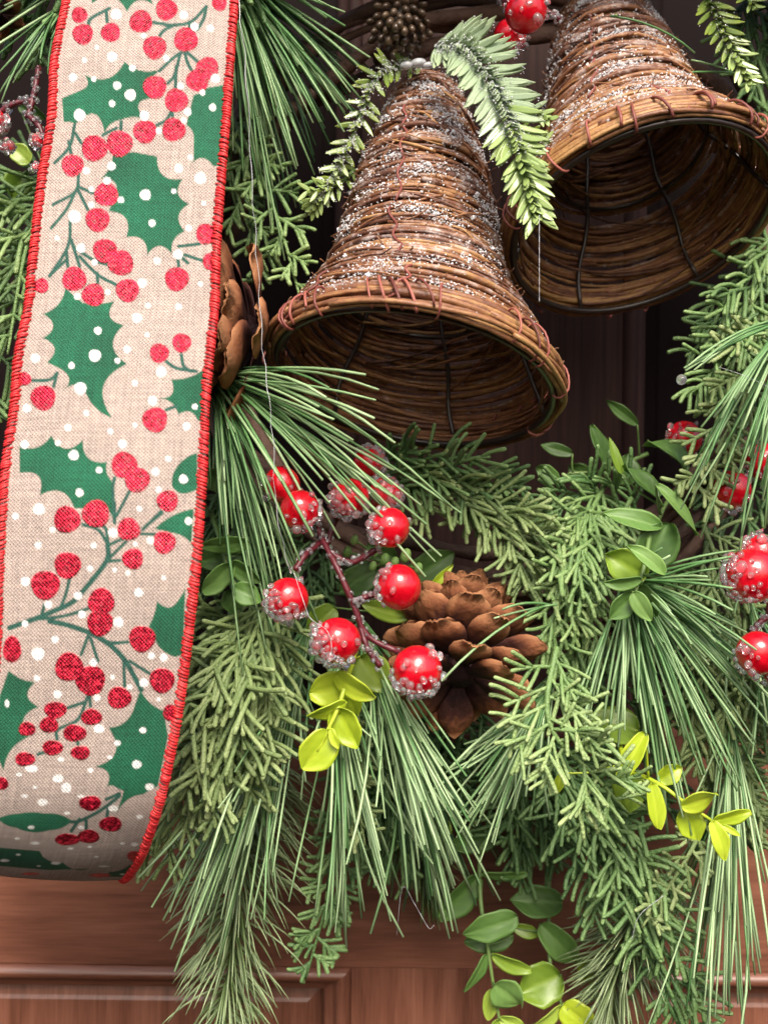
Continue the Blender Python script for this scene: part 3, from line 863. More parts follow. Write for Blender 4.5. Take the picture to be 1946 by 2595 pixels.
# where the cloth lies in the digitised pattern drawing
dd = -V[:, 1]; s_ = FPX / (CAMD - dd)
xi = V[:, 0] * _cr + V[:, 2] * _sr; zi = -V[:, 0] * _sr + V[:, 2] * _cr
PX = 973 + xi * s_; PY = 1297.5 - zi * s_
K = 700 / 1659.0
OFF = {1: 0, 2: 650, 3: 1300, 4: 1895}
col = np.tile(np.array([.40, .322, .282]), (len(V), 1)); glit = np.zeros(len(V))
rng = np.random.default_rng(5)
GREEN = np.array([.010, .105, .040]); GREEN2 = np.array([.008, .105, .050]); STEMC = np.array([.018, .085, .062]); RED = np.array([.52, .016, .042]); WHITE = np.array([.82, .81, .78])
EDGE = 2.2
def blend(mask_idx, cover, c, g=None):
    global col
    col[mask_idx] = col[mask_idx] * (1 - cover[:, None]) + c * cover[:, None]
    if g is not None: glit[mask_idx] = glit[mask_idx] * (1 - cover) + g * cover
def sel(x0, x1, y0, y1):
    return np.nonzero((PX > x0 - 4) & (PX < x1 + 4) & (PY > y0 - 4) & (PY < y1 + 4))[0]
def ellipse(x, y, rx, ry, c, g=None):
    k = sel(x - rx, x + rx, y - ry, y + ry)
    if not len(k): return
    q = np.hypot((PX[k] - x) / rx, (PY[k] - y) / ry)
    wob = 1 + .04 * np.sin(3 * np.arctan2(PY[k] - y, PX[k] - x) + x)
    blend(k, np.clip(.5 - (q - wob) * min(rx, ry) / EDGE, 0, 1), c, g)
def polyline(pts, w, c):
    pts = np.array(pts, float); k = sel(pts[:, 0].min() - w, pts[:, 0].max() + w, pts[:, 1].min() - w, pts[:, 1].max() + w)
    if not len(k): return
    best = np.full(len(k), 1e9)
    for a, b_ in zip(pts, pts[1:]):
        d = b_ - a; l2 = (d ** 2).sum() + 1e-9
        t = np.clip(((PX[k] - a[0]) * d[0] + (PY[k] - a[1]) * d[1]) / l2, 0, 1)
        best = np.minimum(best, np.hypot(PX[k] - a[0] - t * d[0], PY[k] - a[1] - t * d[1]))
    blend(k, np.clip(.5 - (best - w) / EDGE, 0, 1), c)
def smooth_line(pts, n=14):
    v = [Vector((a, b_, 0)) for a, b_ in pts]
    return [(p.x, p.y) for p in curve(v, n)]
def polygon(pts, c):
    pts = np.array(pts, float)
    k = sel(pts[:, 0].min(), pts[:, 0].max(), pts[:, 1].min(), pts[:, 1].max())
    if not len(k): return
    x, y = PX[k], PY[k]; ins = np.zeros(len(k), bool); best = np.full(len(k), 1e9)
    for a, b_ in zip(pts, np.roll(pts, -1, axis=0)):
        cond = (a[1] > y) != (b_[1] > y)
        with np.errstate(divide='ignore', invalid='ignore'):
            xc = (b_[0] - a[0]) * (y - a[1]) / (b_[1] - a[1]) + a[0]
        ins ^= cond & (x < xc)
        d = b_ - a; l2 = (d ** 2).sum() + 1e-9
        t = np.clip(((x - a[0]) * d[0] + (y - a[1]) * d[1]) / l2, 0, 1)
        best = np.minimum(best, np.hypot(x - a[0] - t * d[0], y - a[1] - t * d[1]))
    sd = np.where(ins, -best, best)
    tone = np.clip(.5 + .25 * np.sin(x * .021 + y * .013) + .25 * np.sin(x * .011 - y * .027), 0, 1)[:, None]
    blend(k, np.clip(.5 - sd / EDGE, 0, 1), c * (.8 + .4 * tone))
def holly(pan, pts):
    o = OFF[pan]; q = [(x * K, y * K + o, bl) for x, y, bl in pts]
    cx = sum(p[0] for p in q) / len(q); cy = sum(p[1] for p in q) / len(q)
    area = sum(a[0] * b_[1] - b_[0] * a[1] for a, b_ in zip(q, q[1:] + q[:1]))
    out = []
    for a, b_ in zip(q, q[1:] + q[:1]):
        dx, dy = b_[0] - a[0], b_[1] - a[1]; l = math.hypot(dx, dy) + 1e-9
        nx, ny = (-dy / l, dx / l) if area > 0 else (dy / l, -dx / l)
        for s in range(10):
            t = s / 10; k = 4 * t * (1 - t) * a[2] * l
            out.append((a[0] + dx * t + nx * k, a[1] + dy * t + ny * k))
    polygon(out, GREEN2)
LEAVES = [
 (1, [(540,-90,0),(555,20,.3),(765,70,.3),(925,30,.2),(930,-90,0)]),
 (1, [(750,370,.15),(970,415,0),(875,500,0),(925,590,.5),(870,715,.1),(730,720,.15),(630,800,.5),(455,745,.1),(385,735,0),(375,590,0),(480,545,.35),(510,450,.25)]),
 (1, [(1345,510,0),(1230,530,.1),(1165,570,0),(1120,750,.1),(1165,810,0),(1165,960,0),(1140,1000,.35),(1285,1000,.1),(1345,1010,0)]),
 (1, [(800,912,0),(945,940,.3),(1100,1075,.32),(1138,1225,.3),(1110,1390,.2),(1035,1525,.35),(885,1535,.32),(760,1425,.32),(655,1268,-.1),(710,1200,0),(700,1110,.2),(605,1075,.1),(680,935,0)]),
 (2, [(395,190,0),(500,280,.05),(690,268,.38),(745,412,.32),(765,645,.3),(675,970,-.12),(510,800,.25),(385,805,.3),(375,680,0),(285,635,.4),(260,490,.42),(262,345,.15)]),
 (2, [(1230,672,.1),(1030,738,.4),(945,850,.1),(1045,890,0),(1075,948,.3),(1190,985,0),(1230,990,0)]),
 (2, [(120,1140,.2),(310,1075,.35),(500,1100,.3),(645,1235,.15),(675,1350,0),(700,1600,0),(640,1500,0),(450,1515,.3),(240,1435,.4),(120,1300,0)]),
 (2, [(1185,1180,-.1),(1060,1270,-.1),(1035,1380,-.12),(1100,1425,-.05),(1185,1400,0)]),
 (3, [(930,95,-.08),(1165,-25,0),(1150,185,.1),(1040,120,0)]),
 (3, [(1115,420,.1),(1080,510,.35),(945,530,.05),(895,680,0),(945,785,-.1),(1055,865,0),(1100,850,0)]),
 (3, [(845,1060,.1),(985,1190,0),(1010,1340,0),(950,1640,0),(860,1690,.15),(705,1805,0),(745,1670,0),(700,1650,.2),(645,1645,.35),(570,1525,.35),(655,1290,.15),(800,1190,0)]),
 (3, [(55,945,.1),(215,1015,.38),(235,1165,.33),(175,1345,.15),(25,1545,0),(-20,1450,0),(0,1100,0)]),
 (4, [(-10,425,-.05),(120,395,-.05),(270,395,-.1),(435,440,-.1),(300,495,-.1),(100,480,-.1)]),
 (4, [(-60,595,0),(240,620,0),(260,655,.1),(380,690,.15),(540,725,0),(300,735,0),(-60,705,0)]),
 (4, [(790,695,.1),(660,745,0),(640,775,0),(770,775,0)])]
STEMS = {1: [[(1240,40),(1225,110),(1185,180)],[(1240,40),(1150,130),(1040,150),(920,135)],[(1050,150),(990,180),(960,215)],[(1140,130),(1140,180)],[(1100,310),(1040,350),(960,425)],[(1085,320),(1050,450),(1010,500)],[(1060,400),(1055,540)],[(1110,310),(1125,370),(1150,420)],[(1120,310),(1200,380)],[(640,70),(645,130)],[(660,50),(550,110),(530,160)],[(450,750),(420,880),(330,980)],[(455,800),(490,860)],[(415,850),(430,930)],[(730,730),(725,800)],[(1035,660),(1000,720),(940,755)],[(1035,670),(1040,720)],[(475,1040),(455,1150),(320,1230)],[(455,1150),(400,1260),(310,1370)],[(470,1120),(560,1160)],[(470,1140),(530,1260)],[(425,1320),(410,1480),(300,1659)],[(400,1500),(410,1600)],[(440,1480),(560,1560),(650,1590)],[(430,1440),(480,1600)],[(1075,1480),(1200,1465)],[(1075,1530),(1130,1580)],[(1110,1530),(1230,1570)],[(1070,1550),(1075,1600)],[(700,770),(620,810)]],
 2: [[(480,0),(590,110),(700,170)],[(585,100),(590,170)],[(400,20),(300,115)],[(190,745),(300,740),(345,700)],[(345,700),(325,780)],[(1000,630),(1060,670),(1180,690)],[(1090,590),(1105,660),(1150,690)],[(1000,920),(1060,900)],[(690,1330),(680,1400),(690,1590)],[(780,1410),(700,1560)],[(970,1530),(860,1640)]],
 3: [[(690,-60),(690,60)],[(975,0),(870,85)],[(850,125),(940,130)],[(650,180),(640,100),(620,80)],[(640,170),(590,100),(500,70)],[(660,190),(750,150)],[(640,290),(720,285)],[(640,290),(760,170)],[(420,390),(400,480),(370,560)],[(270,550),(250,620)],[(200,640),(380,620),(530,575)],[(470,600),(510,610)],[(600,760),(680,780),(770,775)],[(530,740),(490,850)],[(545,750),(590,890)],[(745,880),(750,1040)],[(780,890),(910,970)],[(540,1100),(545,1160)],[(530,1100),(470,1240),(350,1300),(345,1360)],[(410,1170),(500,1140)],[(470,1370),(470,1390)],[(230,1450),(260,1440)]],
 4: [[(720,290),(600,380),(480,440),(430,445)],[(640,310),(720,275)],[(480,430),(430,500)],[(520,440),(520,490)],[(650,370),(645,410)]]}
THICK = [(3, [(650,190),(640,290),(500,470),(430,540),(300,600),(200,640),(60,690)]), (3, [(300,650),(430,680),(600,750),(740,870),(850,1060)])]
BERRIES = {1: [(1002,57,65),(848,130,68),(667,195,58),(930,285,70),(1118,238,72),(480,90,48),(500,205,62),(1320,20,45),(1247,410,68),(1188,483,68),(932,523,70),(1060,603,70),(1045,780,70),(872,790,70),(720,862,78),(570,890,78),(438,993,66),(640,1168,72),(588,1320,72),(632,1505,72),(728,1580,76),(1240,1405,62),(1270,1570,52)],
 2: [(448,135,73),(563,230,68),(768,203,70),(1063,135,72),(958,580,58),(1093,518,57),(262,848,75),(933,980,75),(748,1252,78),(825,1340,76),(1008,1468,64),(405,1580,80),(578,1545,82),(250,175,45),(150,735,40)],
 3: [(775,97,68),(988,176,68),(800,275,63),(408,313,80),(275,432,87),(610,532,80),(602,660,78),(855,755,79),(418,925,86),(545,1005,90),(975,1005,75),(718,1110,72,66),(335,1183,68,50),(297,1272,57,48),(165,1297,50,42),(552,1225,63,48),(450,1322,70,50),(318,1410,62,45),(486,1440,58,42),(152,1478,60,42),(75,820,55,80),(15,1625,38),(1030,1200,50)],
 4: [(545,333,66,45),(667,458,68,45),(405,550,75,35),(535,532,65,40),(810,650,45,30),(600,766,60,12),(190,757,50,8)]}
DOTS = {1: [(700,85,32),(1105,90,25),(1170,160,25),(1265,170,22),(675,340,30),(510,360,15),(440,465,25),(565,475,16),(705,513,25),(785,570,35),(675,622,20),(480,690,36),(797,408,20),(1295,470,28),(1085,515,20),(1217,555,18),(1278,645,22),(870,695,30),(1128,672,24),(1105,722,18),(955,785,18),(672,997,26),(645,1085,24),(550,1135,16),(520,1025,22),(1075,1012,26),(1205,1070,36),(1145,945,16),(875,1170,34),(728,1200,20),(1045,1148,16),(550,1230,18),(450,1300,38),(915,1340,22),(1135,1370,20),(1070,1528,30),(488,1490,28),(945,1565,22),(570,1575,18),(865,215,16),(1000,350,18),(585,285,12),(1225,1220,15),(345,1430,15)],
 2: [(855,160,28),(465,240,20),(650,215,16),(1075,300,20),(892,295,16),(825,368,30),(1205,165,16),(590,445,23),(885,470,14),(432,655,20),(572,595,38),(765,558,22),(707,625,18),(215,610,28),(970,692,32),(812,760,18),(485,792,38),(918,865,28),(1172,902,18),(165,912,26),(520,940,18),(812,1012,14),(1122,1020,24),(410,1028,22),(665,1050,18),(737,1125,26),(150,1130,26),(350,1120,18),(445,1193,32),(1012,1215,18),(935,1292,25),(597,1283,20),(480,1418,25),(1103,1337,28),(955,1400,18),(237,1517,36),(838,1515,18),(1135,1590,22),(95,1560,18)],
 3: [(1133,48,22),(680,118,30),(905,165,24),(815,185,14),(232,193,22),(565,195,18),(95,20,20),(318,100,18),(543,335,20),(692,342,14),(770,360,16),(985,388,14),(155,410,28),(835,478,28),(470,497,26),(292,550,24),(495,610,24),(713,655,32),(153,665,20),(333,760,22),(230,845,40),(912,858,22),(985,868,24),(563,897,24),(225,993,20),(678,985,15),(865,1020,28),(348,1088,26),(585,1110,22),(780,1045,18),(955,1120,14),(597,1295,34,26),(860,1305,22,18),(708,1382,20,16),(662,1467,16,12),(823,1510,30,26),(545,1545,20,14),(370,1480,20,14),(192,1535,40,22),(118,1570,18,12),(352,1595,34,24),(400,1640,30,20),(900,1645,28,22),(45,1145,14,24)],
 4: [(258,328,32,22),(400,250,32,20),(150,290,20,12),(190,478,20,12),(683,365,30,20),(490,478,20,12),(840,415,22,14),(405,392,18,10),(105,545,16,8),(212,573,28,10),(425,605,20,8),(540,595,14,7),(810,580,22,12),(338,693,28,9),(112,642,14,6),(30,677,28,9),(580,655,14,6),(740,760,16,5),(235,710,10,4),(625,712,30,6),(738,575,14,8),(212,238,14,9),(490,290,22,10)]}
for pan, l in LEAVES: holly(pan, l)
for pan, ls in STEMS.items():
    for l in ls: polyline(smooth_line([(x * K, y * K + OFF[pan]) for x, y in l]), 4.2, STEMC)
for pan, l in THICK: polyline(smooth_line([(x * K, y * K + OFF[pan]) for x, y in l], 30), 6.5, STEMC)
for pan, ls in BERRIES.items():
    for e in ls: ellipse(e[0] * K, e[1] * K + OFF[pan], e[2] * K, (e[3] if len(e) > 3 else e[2]) * K, RED, 1.0)
for pan, ls in DOTS.items():
    for e in ls: ellipse(e[0] * K, e[1] * K + OFF[pan], e[2] * K * .95, (e[3] if len(e) > 3 else e[2]) * K * .95, WHITE, 0.0)
o_ = np.array(tuple(ORG[ribbon.name]))
me = bpy.data.meshes.new('fabric')
nf = (NU - 1) * (NVR - 1)
idx = (np.arange(NVR - 1)[:, None] * NU + np.arange(NU - 1)[None, :]).reshape(-1)
quads = np.stack([idx, idx + NU, idx + NU + 1, idx + 1], axis=1)
me.vertices.add(len(V)); me.vertices.foreach_set('co', ((V - o_) * .001).astype(np.float32).ravel())
me.loops.add(nf * 4); me.loops.foreach_set('vertex_index', quads.astype(np.int32).ravel())
me.polygons.add(nf); me.polygons.foreach_set('loop_start', (np.arange(nf) * 4).astype(np.int32))
me.polygons.foreach_set('loop_total', np.full(nf, 4, np.int32)) if False else None
me.update(calc_edges=True); me.validate()
me.polygons.foreach_set('use_smooth', np.ones(nf, bool))
ca_ = me.attributes.new('print', 'FLOAT_COLOR', 'POINT')
ca_.data.foreach_set('color', np.concatenate([col, np.ones((len(V), 1))], axis=1).astype(np.float32).ravel())
me.attributes.new('glitter', 'FLOAT', 'POINT').data.foreach_set('value', glit.astype(np.float32))
uvl = me.uv_layers.new(name='weave')
UV = np.stack([np.tile(u * 70.0, NVR), np.repeat(arc, NU)], axis=1)
uvl.data.foreach_set('uv', UV[quads.ravel()].astype(np.float32).ravel())
me.materials.append(M['burlap'])
fab = bpy.data.objects.new('fabric', me); COL.objects.link(fab); fab.parent = ribbon; ORG[fab.name] = ORG[ribbon.name]
# overlocked red wired edges
random.seed(77)
for e_u, sgn in ((.012, -1), (.988, 1)):
    mb = MB(); s = 0.0
    while s < arc[-1] - 3:
        i = int(np.searchsorted(arc, s)); i = min(i, NVR - 2)
        p = Vector(ribbon_point(i, e_u, 0)); q = Vector(tg[i]); nn = Vector(nr[i]); w = Vector(wd[i]).normalized() * sgn
        hw = rnd(1.2, 2.1); sl = rnd(.25, .6)
        inn = p - w * hw - q * sl * 1.4 + nn * .1; out = p + w * 1.1 + q * sl * 1.4
        pts = [inn, p - w * hw * .3 + nn * rnd(.8, 1.3) - q * sl * .3, out + nn * .8, out + w * .35 - nn * .2, p - nn * .9, inn - nn * .5]
        mb.tube(curve(pts, 9), rnd(.36, .60), 6, .5 + rnd(-.35, .4)); s += rnd(.75, 1.5)
    mb.build('stitched_edge', M['red_stitch'], ribbon, kind='stuff')

# ------------------------------------------------------------------ greenery, back to front
#   cedar
C_ = cedar
C_('curly cedar sprig at the left edge beside the ribbon', [(150, 420, 60), (70, 620, 78), (20, 900, 88)], 'cedar_fresh', n=20, flen=17, blen=17, seed=1, ang=60, fr=1.3, front=.4, bend=.2)
C_('cedar sprig at the left edge below the iced stems', [(170, 560, 50), (60, 760, 60), (-60, 1080, 70)], 'cedar_fresh', n=18, flen=16, blen=18, seed=2, ang=60, fr=1.3, front=.3, tint=.4, bend=.2)
C_('deep green cedar sprig tucked under the left ribbon edge', [(200, 420, 30), (60, 560, 35), (-80, 800, 40)], 'cedar_deep', n=16, flen=16, blen=18, seed=3, ang=60)
C_('cedar sprig hanging between the ribbon and the lowest bell', [(590, 300, 55), (650, 420, 70), (712, 580, 78), (765, 770, 80)], 'cedar_fresh', n=17, flen=9, blen=10, seed=4, ang=58, front=.3, bend=.12, tint=.45)
C_('cedar sprig close to the ribbon under the top pine needles', [(560, 330, 50), (610, 520, 62), (680, 690, 66)], 'cedar_fresh', n=13, flen=10, blen=11, seed=5, ang=50, bend=.15, tint=.4)
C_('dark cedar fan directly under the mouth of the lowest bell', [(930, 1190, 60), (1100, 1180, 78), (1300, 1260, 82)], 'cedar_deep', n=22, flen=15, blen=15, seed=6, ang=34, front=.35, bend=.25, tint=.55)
C_('cedar sprig pointing right below the lowest bell', [(980, 1230, 60), (1180, 1260, 85), (1380, 1400, 88)], 'cedar_olive', n=20, flen=15, blen=14, seed=7, ang=36, front=.3, bend=.35, tint=.35)
C_('drooping cedar sprig above the front pine cone', [(1130, 1240, 62), (1300, 1330, 92), (1370, 1480, 92)], 'cedar_olive', n=14, flen=14, blen=13, seed=8, ang=38, bend=.4, tint=.42)
C_('broad olive cedar sprig beside the lower half of the ribbon', [(690, 1500, 92), (600, 1720, 122), (520, 2010, 122)], 'cedar_olive', n=26, flen=17, blen=19, seed=9, ang=40, front=.4, bend=.45, fr=1.3, tint=.46)
C_('olive cedar sprig lowest beside the ribbon tail', [(600, 1640, 84), (505, 1900, 108), (405, 2170, 102)], 'cedar_olive', n=22, flen=15, blen=16, seed=10, ang=34, front=.3, bend=.4, tint=.46)
C_('olive cedar sprig behind the ribbon edge below the green leaves', [(640, 1520, 80), (520, 1640, 104), (430, 1850, 104)], 'cedar_olive', n=18, flen=16, blen=17, seed=11, ang=42, bend=.45, tint=.36)
C_('olive cedar sprig pointing down under the left berries', [(730, 1560, 88), (665, 1780, 116), (600, 2020, 112)], 'cedar_olive', n=20, flen=15, blen=16, seed=12, ang=34, bend=.4, tint=.5)
C_('short fingered cedar sprig hanging below the yellow leaves', [(880, 1700, 80), (893, 1930, 98), (925, 2145, 100)], 'cedar_olive', n=18, flen=6.5, blen=8, seed=13, ang=60, front=.3, bend=.1, fr=1.1, tint=.5, fingers=(3, 5))
C_('flat cedar tip hanging lowest at the bottom middle', [(880, 2020, 55), (840, 2240, 62), (775, 2480, 62)], 'cedar_deep', n=22, flen=8, blen=10, seed=14, ang=58, front=.15, bend=.05, tint=.75)
C_('cedar sprig spilling down beside the front pine cone', [(1530, 1230, 62), (1450, 1400, 92), (1390, 1640, 96)], 'cedar_fresh', n=26, flen=14, blen=15, seed=15, ang=36, front=.4, bend=.45, tint=.48)
C_('cedar sprig behind the front cone spilling straight down', [(1600, 1260, 55), (1500, 1460, 80), (1450, 1760, 84)], 'cedar_fresh', n=24, flen=15, blen=15, seed=16, ang=32, front=.3, bend=.5, tint=.4)
C_('bright front cedar sprig overlapping the pine cone', [(1410, 1640, 122), (1385, 1780, 132), (1410, 1870, 134), (1500, 1960, 130), (1590, 2060, 118)], 'cedar_fresh', n=24, flen=12, blen=14, seed=17, ang=64, front=.3, bend=.14, tint=.62, fr=1.08)
C_('cedar sprig spreading left from dark leaves under the right bell', [(1640, 1330, 50), (1500, 1250, 62), (1380, 1290, 66)], 'cedar_deep', n=14, flen=14, blen=14, seed=18, ang=36, bend=.3, tint=.6)
C_('cedar sprig dropping along the right edge below the right bell', [(1990, 560, 55), (1880, 780, 78), (1790, 1020, 82)], 'cedar_fresh', n=24, flen=14, blen=17, seed=19, ang=42, front=.3, bend=.4, tint=.4)
C_('pale tipped cedar sprig at the right reaching to the wet needle tips', [(1960, 760, 65), (1870, 960, 88), (1745, 1290, 92)], 'cedar_olive', n=24, flen=10, blen=13, seed=20, ang=52, front=.25, bend=.1, tint=.6)
C_('shaded cedar sprig behind the right bell rim', [(2010, 480, 35), (1900, 700, 45), (1800, 880, 48)], 'cedar_deep', n=18, flen=14, blen=16, seed=21, ang=40, bend=.4)
C_('cedar sprig at the right behind the fan of long needles', [(1660, 1430, 50), (1790, 1640, 68), (1900, 1900, 70)], 'cedar_olive', n=28, flen=15, blen=18, seed=22, ang=46, bend=.4, tint=.42)
C_('cedar sprig at the right edge beside the iced berries', [(1780, 1330, 55), (1870, 1560, 72), (1960, 1800, 72)], 'cedar_olive', n=24, flen=15, blen=17, seed=23, ang=44, bend=.4, tint=.38)
C_('cedar sprig filling the lower right corner of the wreath', [(1700, 1640, 50), (1800, 1850, 66), (1900, 2120, 64)], 'cedar_olive', n=28, flen=13, blen=16, seed=24, ang=44, bend=.3, tint=.4)
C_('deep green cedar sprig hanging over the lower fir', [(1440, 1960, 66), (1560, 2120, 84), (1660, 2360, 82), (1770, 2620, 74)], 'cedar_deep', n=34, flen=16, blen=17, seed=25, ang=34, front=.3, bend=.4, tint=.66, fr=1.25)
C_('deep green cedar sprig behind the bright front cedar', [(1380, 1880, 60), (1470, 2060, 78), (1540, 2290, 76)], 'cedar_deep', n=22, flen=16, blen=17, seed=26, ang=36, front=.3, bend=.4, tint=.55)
C_('pale stubby cedar twig crossing below the yellow leaves at right', [(1790, 2080, 78), (1730, 2190, 88), (1626, 2350, 92)], 'cedar_olive', n=16, flen=6.5, blen=8, seed=27, ang=66, front=.2, bend=.05, tint=.58, fingers=(2, 4), start=.1)
C_('small cedar tuft right of the yellow leaf tips', [(1850, 1900, 60), (1890, 2020, 75), (1905, 2130, 76)], 'cedar_olive', n=14, flen=8, blen=9, seed=28, ang=46, bend=.2, tint=.45)
C_('dark cedar sprig in the upper right corner', [(1880, -40, 50), (1930, 150, 60), (1990, 380, 60)], 'cedar_deep', n=20, flen=14, blen=15, seed=29, ang=44, bend=.35)
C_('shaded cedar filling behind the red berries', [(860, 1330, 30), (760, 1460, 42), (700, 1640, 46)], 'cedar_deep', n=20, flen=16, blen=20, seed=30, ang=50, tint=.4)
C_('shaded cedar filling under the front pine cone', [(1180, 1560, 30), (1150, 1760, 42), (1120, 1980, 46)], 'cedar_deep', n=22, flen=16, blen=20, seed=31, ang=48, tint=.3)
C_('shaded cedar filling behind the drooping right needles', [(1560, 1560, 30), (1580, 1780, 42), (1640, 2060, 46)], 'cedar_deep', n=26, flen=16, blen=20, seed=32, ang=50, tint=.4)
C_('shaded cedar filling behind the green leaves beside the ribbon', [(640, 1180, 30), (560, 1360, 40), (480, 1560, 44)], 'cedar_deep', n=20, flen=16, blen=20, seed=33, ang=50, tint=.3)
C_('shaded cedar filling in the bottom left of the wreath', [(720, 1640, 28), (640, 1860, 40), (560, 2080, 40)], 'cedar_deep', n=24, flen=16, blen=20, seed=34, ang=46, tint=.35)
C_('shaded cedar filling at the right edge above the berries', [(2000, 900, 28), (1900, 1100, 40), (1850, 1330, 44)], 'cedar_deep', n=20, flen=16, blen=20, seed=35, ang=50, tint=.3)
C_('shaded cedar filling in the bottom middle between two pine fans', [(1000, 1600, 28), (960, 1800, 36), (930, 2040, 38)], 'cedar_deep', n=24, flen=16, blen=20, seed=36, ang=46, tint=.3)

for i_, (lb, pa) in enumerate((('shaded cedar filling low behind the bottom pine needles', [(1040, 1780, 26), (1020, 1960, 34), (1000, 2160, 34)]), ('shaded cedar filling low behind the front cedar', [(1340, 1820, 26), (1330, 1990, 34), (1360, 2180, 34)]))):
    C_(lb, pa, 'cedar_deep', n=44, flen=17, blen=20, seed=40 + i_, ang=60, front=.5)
random.seed(99)
for i_ in range(18):             # the wreath closes above the picture; it shades the opening
    a_ = math.radians(136 - 92 * (i_ % 9) / 8); R_ = (196, 245)[i_ // 9]
    ctr = Vector((58, 0, 105)); pts_ = []
    for q in (-.32, 0, .32):
        pts_.append(ctr + Vector((math.cos(a_ + q) * R_, -(40 + 45 * (1 if q == 0 else .5)), math.sin(a_ + q) * R_)))
    RAWPATH = pts_
    o = C_('cedar sprig in the top of the wreath above the picture edge', None, 'cedar_deep', n=46, flen=20, blen=24, seed=50 + i_, ang=62, front=.6, fr=1.6)
    o['group'] = 'cedar sprigs in the top of the wreath'
#   long needled pine
pine('pine needles in the top left corner', [(240, -120, 70), (150, 20, 80)], n=60, nl=46, spread=20, seed=1, droop=.05)
pine_aim('pine tuft fanning down from the top beside the ribbon', (575, -70, 70), [(852, 38, 88), (880, 165, 92), (812, 95, 88), (910, 278, 80), (915, 320, 80), (928, 358, 80), (840, 345, 82), (800, 300, 80), (760, 400, 80), (790, 440, 78), (720, 420, 86), (700, 520, 80), (770, 520, 70), (650, 480, 86), (820, 230, 84), (780, 180, 86), (740, 260, 88), (690, 330, 90), (640, 360, 92), (610, 420, 92), (660, 600, 76), (620, 300, 90)], seed=2, per=4, jit=26, tint=.42, sag=.05)
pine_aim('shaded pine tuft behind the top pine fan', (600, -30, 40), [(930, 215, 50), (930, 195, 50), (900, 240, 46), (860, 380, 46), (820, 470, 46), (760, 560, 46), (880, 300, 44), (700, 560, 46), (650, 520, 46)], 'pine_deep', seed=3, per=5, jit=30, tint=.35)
pine_aim('pine tuft below the ribbon side cone reaching over the bell mouth', (548, 955, 100), [(1080, 998, 160), (990, 1052, 155), (834, 985, 150), (858, 1055, 148), (955, 1130, 145), (1108, 1163, 145), (1000, 1150, 135), (1175, 1300, 128), (1145, 1390, 128), (1130, 1450, 122), (1090, 1410, 122), (1168, 1425, 118), (1075, 1325, 135), (970, 1320, 138), (900, 1280, 138), (1015, 1375, 128), (840, 1240, 138), (790, 1300, 136), (820, 1370, 128), (1060, 1250, 132)], seed=4, per=2, jit=20, tint=.52, r=.5)
pine_aim('pine tuft spilling down left of the red berries', (545, 975, 95), [(600, 1370, 130), (580, 1300, 130), (620, 1330, 128), (640, 1560, 120), (690, 1640, 116), (720, 1700, 116), (760, 1640, 116), (700, 1460, 126), (660, 1420, 128), (740, 1520, 122), (560, 1240, 126), (530, 1220, 124), (610, 1180, 130), (680, 1260, 132), (800, 1560, 112), (640, 1720, 112)], seed=5, per=3, jit=24, tint=.42, r=.46)
pine('long pine needles hanging at the bottom left of centre', [(810, 1500, 66), (745, 1700, 84), (690, 1850, 88)], n=165, nl=88, spread=8.5, seed=6, droop=.15, tint=.68, r=.5)
pine('long pine needles hanging below the yellow leaves', [(830, 1560, 75), (850, 1740, 98), (860, 1880, 98)], n=110, nl=76, spread=10, seed=7, droop=.15, tint=.66, r=.48)
pine('long pine needles hanging below the front pine cone', [(880, 1500, 72), (950, 1680, 96), (1010, 1850, 98)], n=150, nl=78, spread=7.5, seed=8, droop=.18, tint=.68, r=.5)
pine('pine needles fanning down left beneath the bright front cedar', [(1420, 1690, 75), (1340, 1830, 90)], n=105, nl=54, spread=13, seed=9, droop=.1, tint=.62, r=.5)
pine_aim('fan of long pine needles spreading to the lower right', (1590, 1470, 88), [(1480, 1900, 112), (1500, 1830, 112), (1540, 1900, 114), (1560, 1830, 116), (1600, 1790, 116), (1640, 1900, 116), (1680, 2060, 112), (1720, 2150, 112), (1700, 1940, 116), (1760, 1800, 122), (1790, 2040, 112), (1770, 1920, 116), (1820, 1960, 112), (1860, 1900, 116), (1900, 2000, 108), (1940, 1960, 108), (1970, 1850, 112), (1990, 1760, 112), (1960, 1660, 116), (1880, 1640, 120), (1850, 1560, 122), (1780, 1560, 122), (1840, 1720, 120), (1920, 1780, 116), (1740, 1600, 118), (1700, 1700, 118), (1660, 1800, 118)], seed=10, per=4, jit=26, tint=.6, r=.48)
pine_aim('pine tuft at the right edge hanging over the shaded berries', (2010, 800, 100), [(1712, 950, 128), (1712, 953, 128), (1745, 1225, 120), (1752, 1285, 120), (1800, 1330, 120), (1850, 1250, 124), (1870, 1420, 118), (1800, 1200, 122), (1880, 1180, 124), (1900, 1330, 120), (1830, 1100, 126), (1920, 1260, 122), (1780, 1120, 124), (1860, 1000, 128), (1930, 1400, 116), (1900, 1100, 126)], seed=11, per=3, jit=16, tint=.55, r=.48)
pine('long pine needles drooping in the lower right corner', [(1850, 1700, 62), (1850, 1900, 76), (1835, 2020, 78)], n=100, nl=92, spread=9, seed=12, droop=.2, tint=.66, r=.46)
pine_aim('loose pine needles leaning right across the olive cedar', (1600, 1480, 96), [(1946, 1390, 120), (1880, 1398, 118), (1720, 1380, 118), (1800, 1440, 118), (1860, 1480, 118)], seed=13, per=2, jit=12, tint=.5)
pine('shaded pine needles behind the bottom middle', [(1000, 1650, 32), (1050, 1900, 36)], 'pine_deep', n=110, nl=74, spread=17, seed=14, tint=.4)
pine_aim('single long pine needles lying across the front pine cone', (1400, 1520, 118), [(1252, 1563, 128), (1270, 1545, 128), (1120, 1725, 142)], seed=15, per=1, jit=2, tint=.55, djit=1, sag=.09)
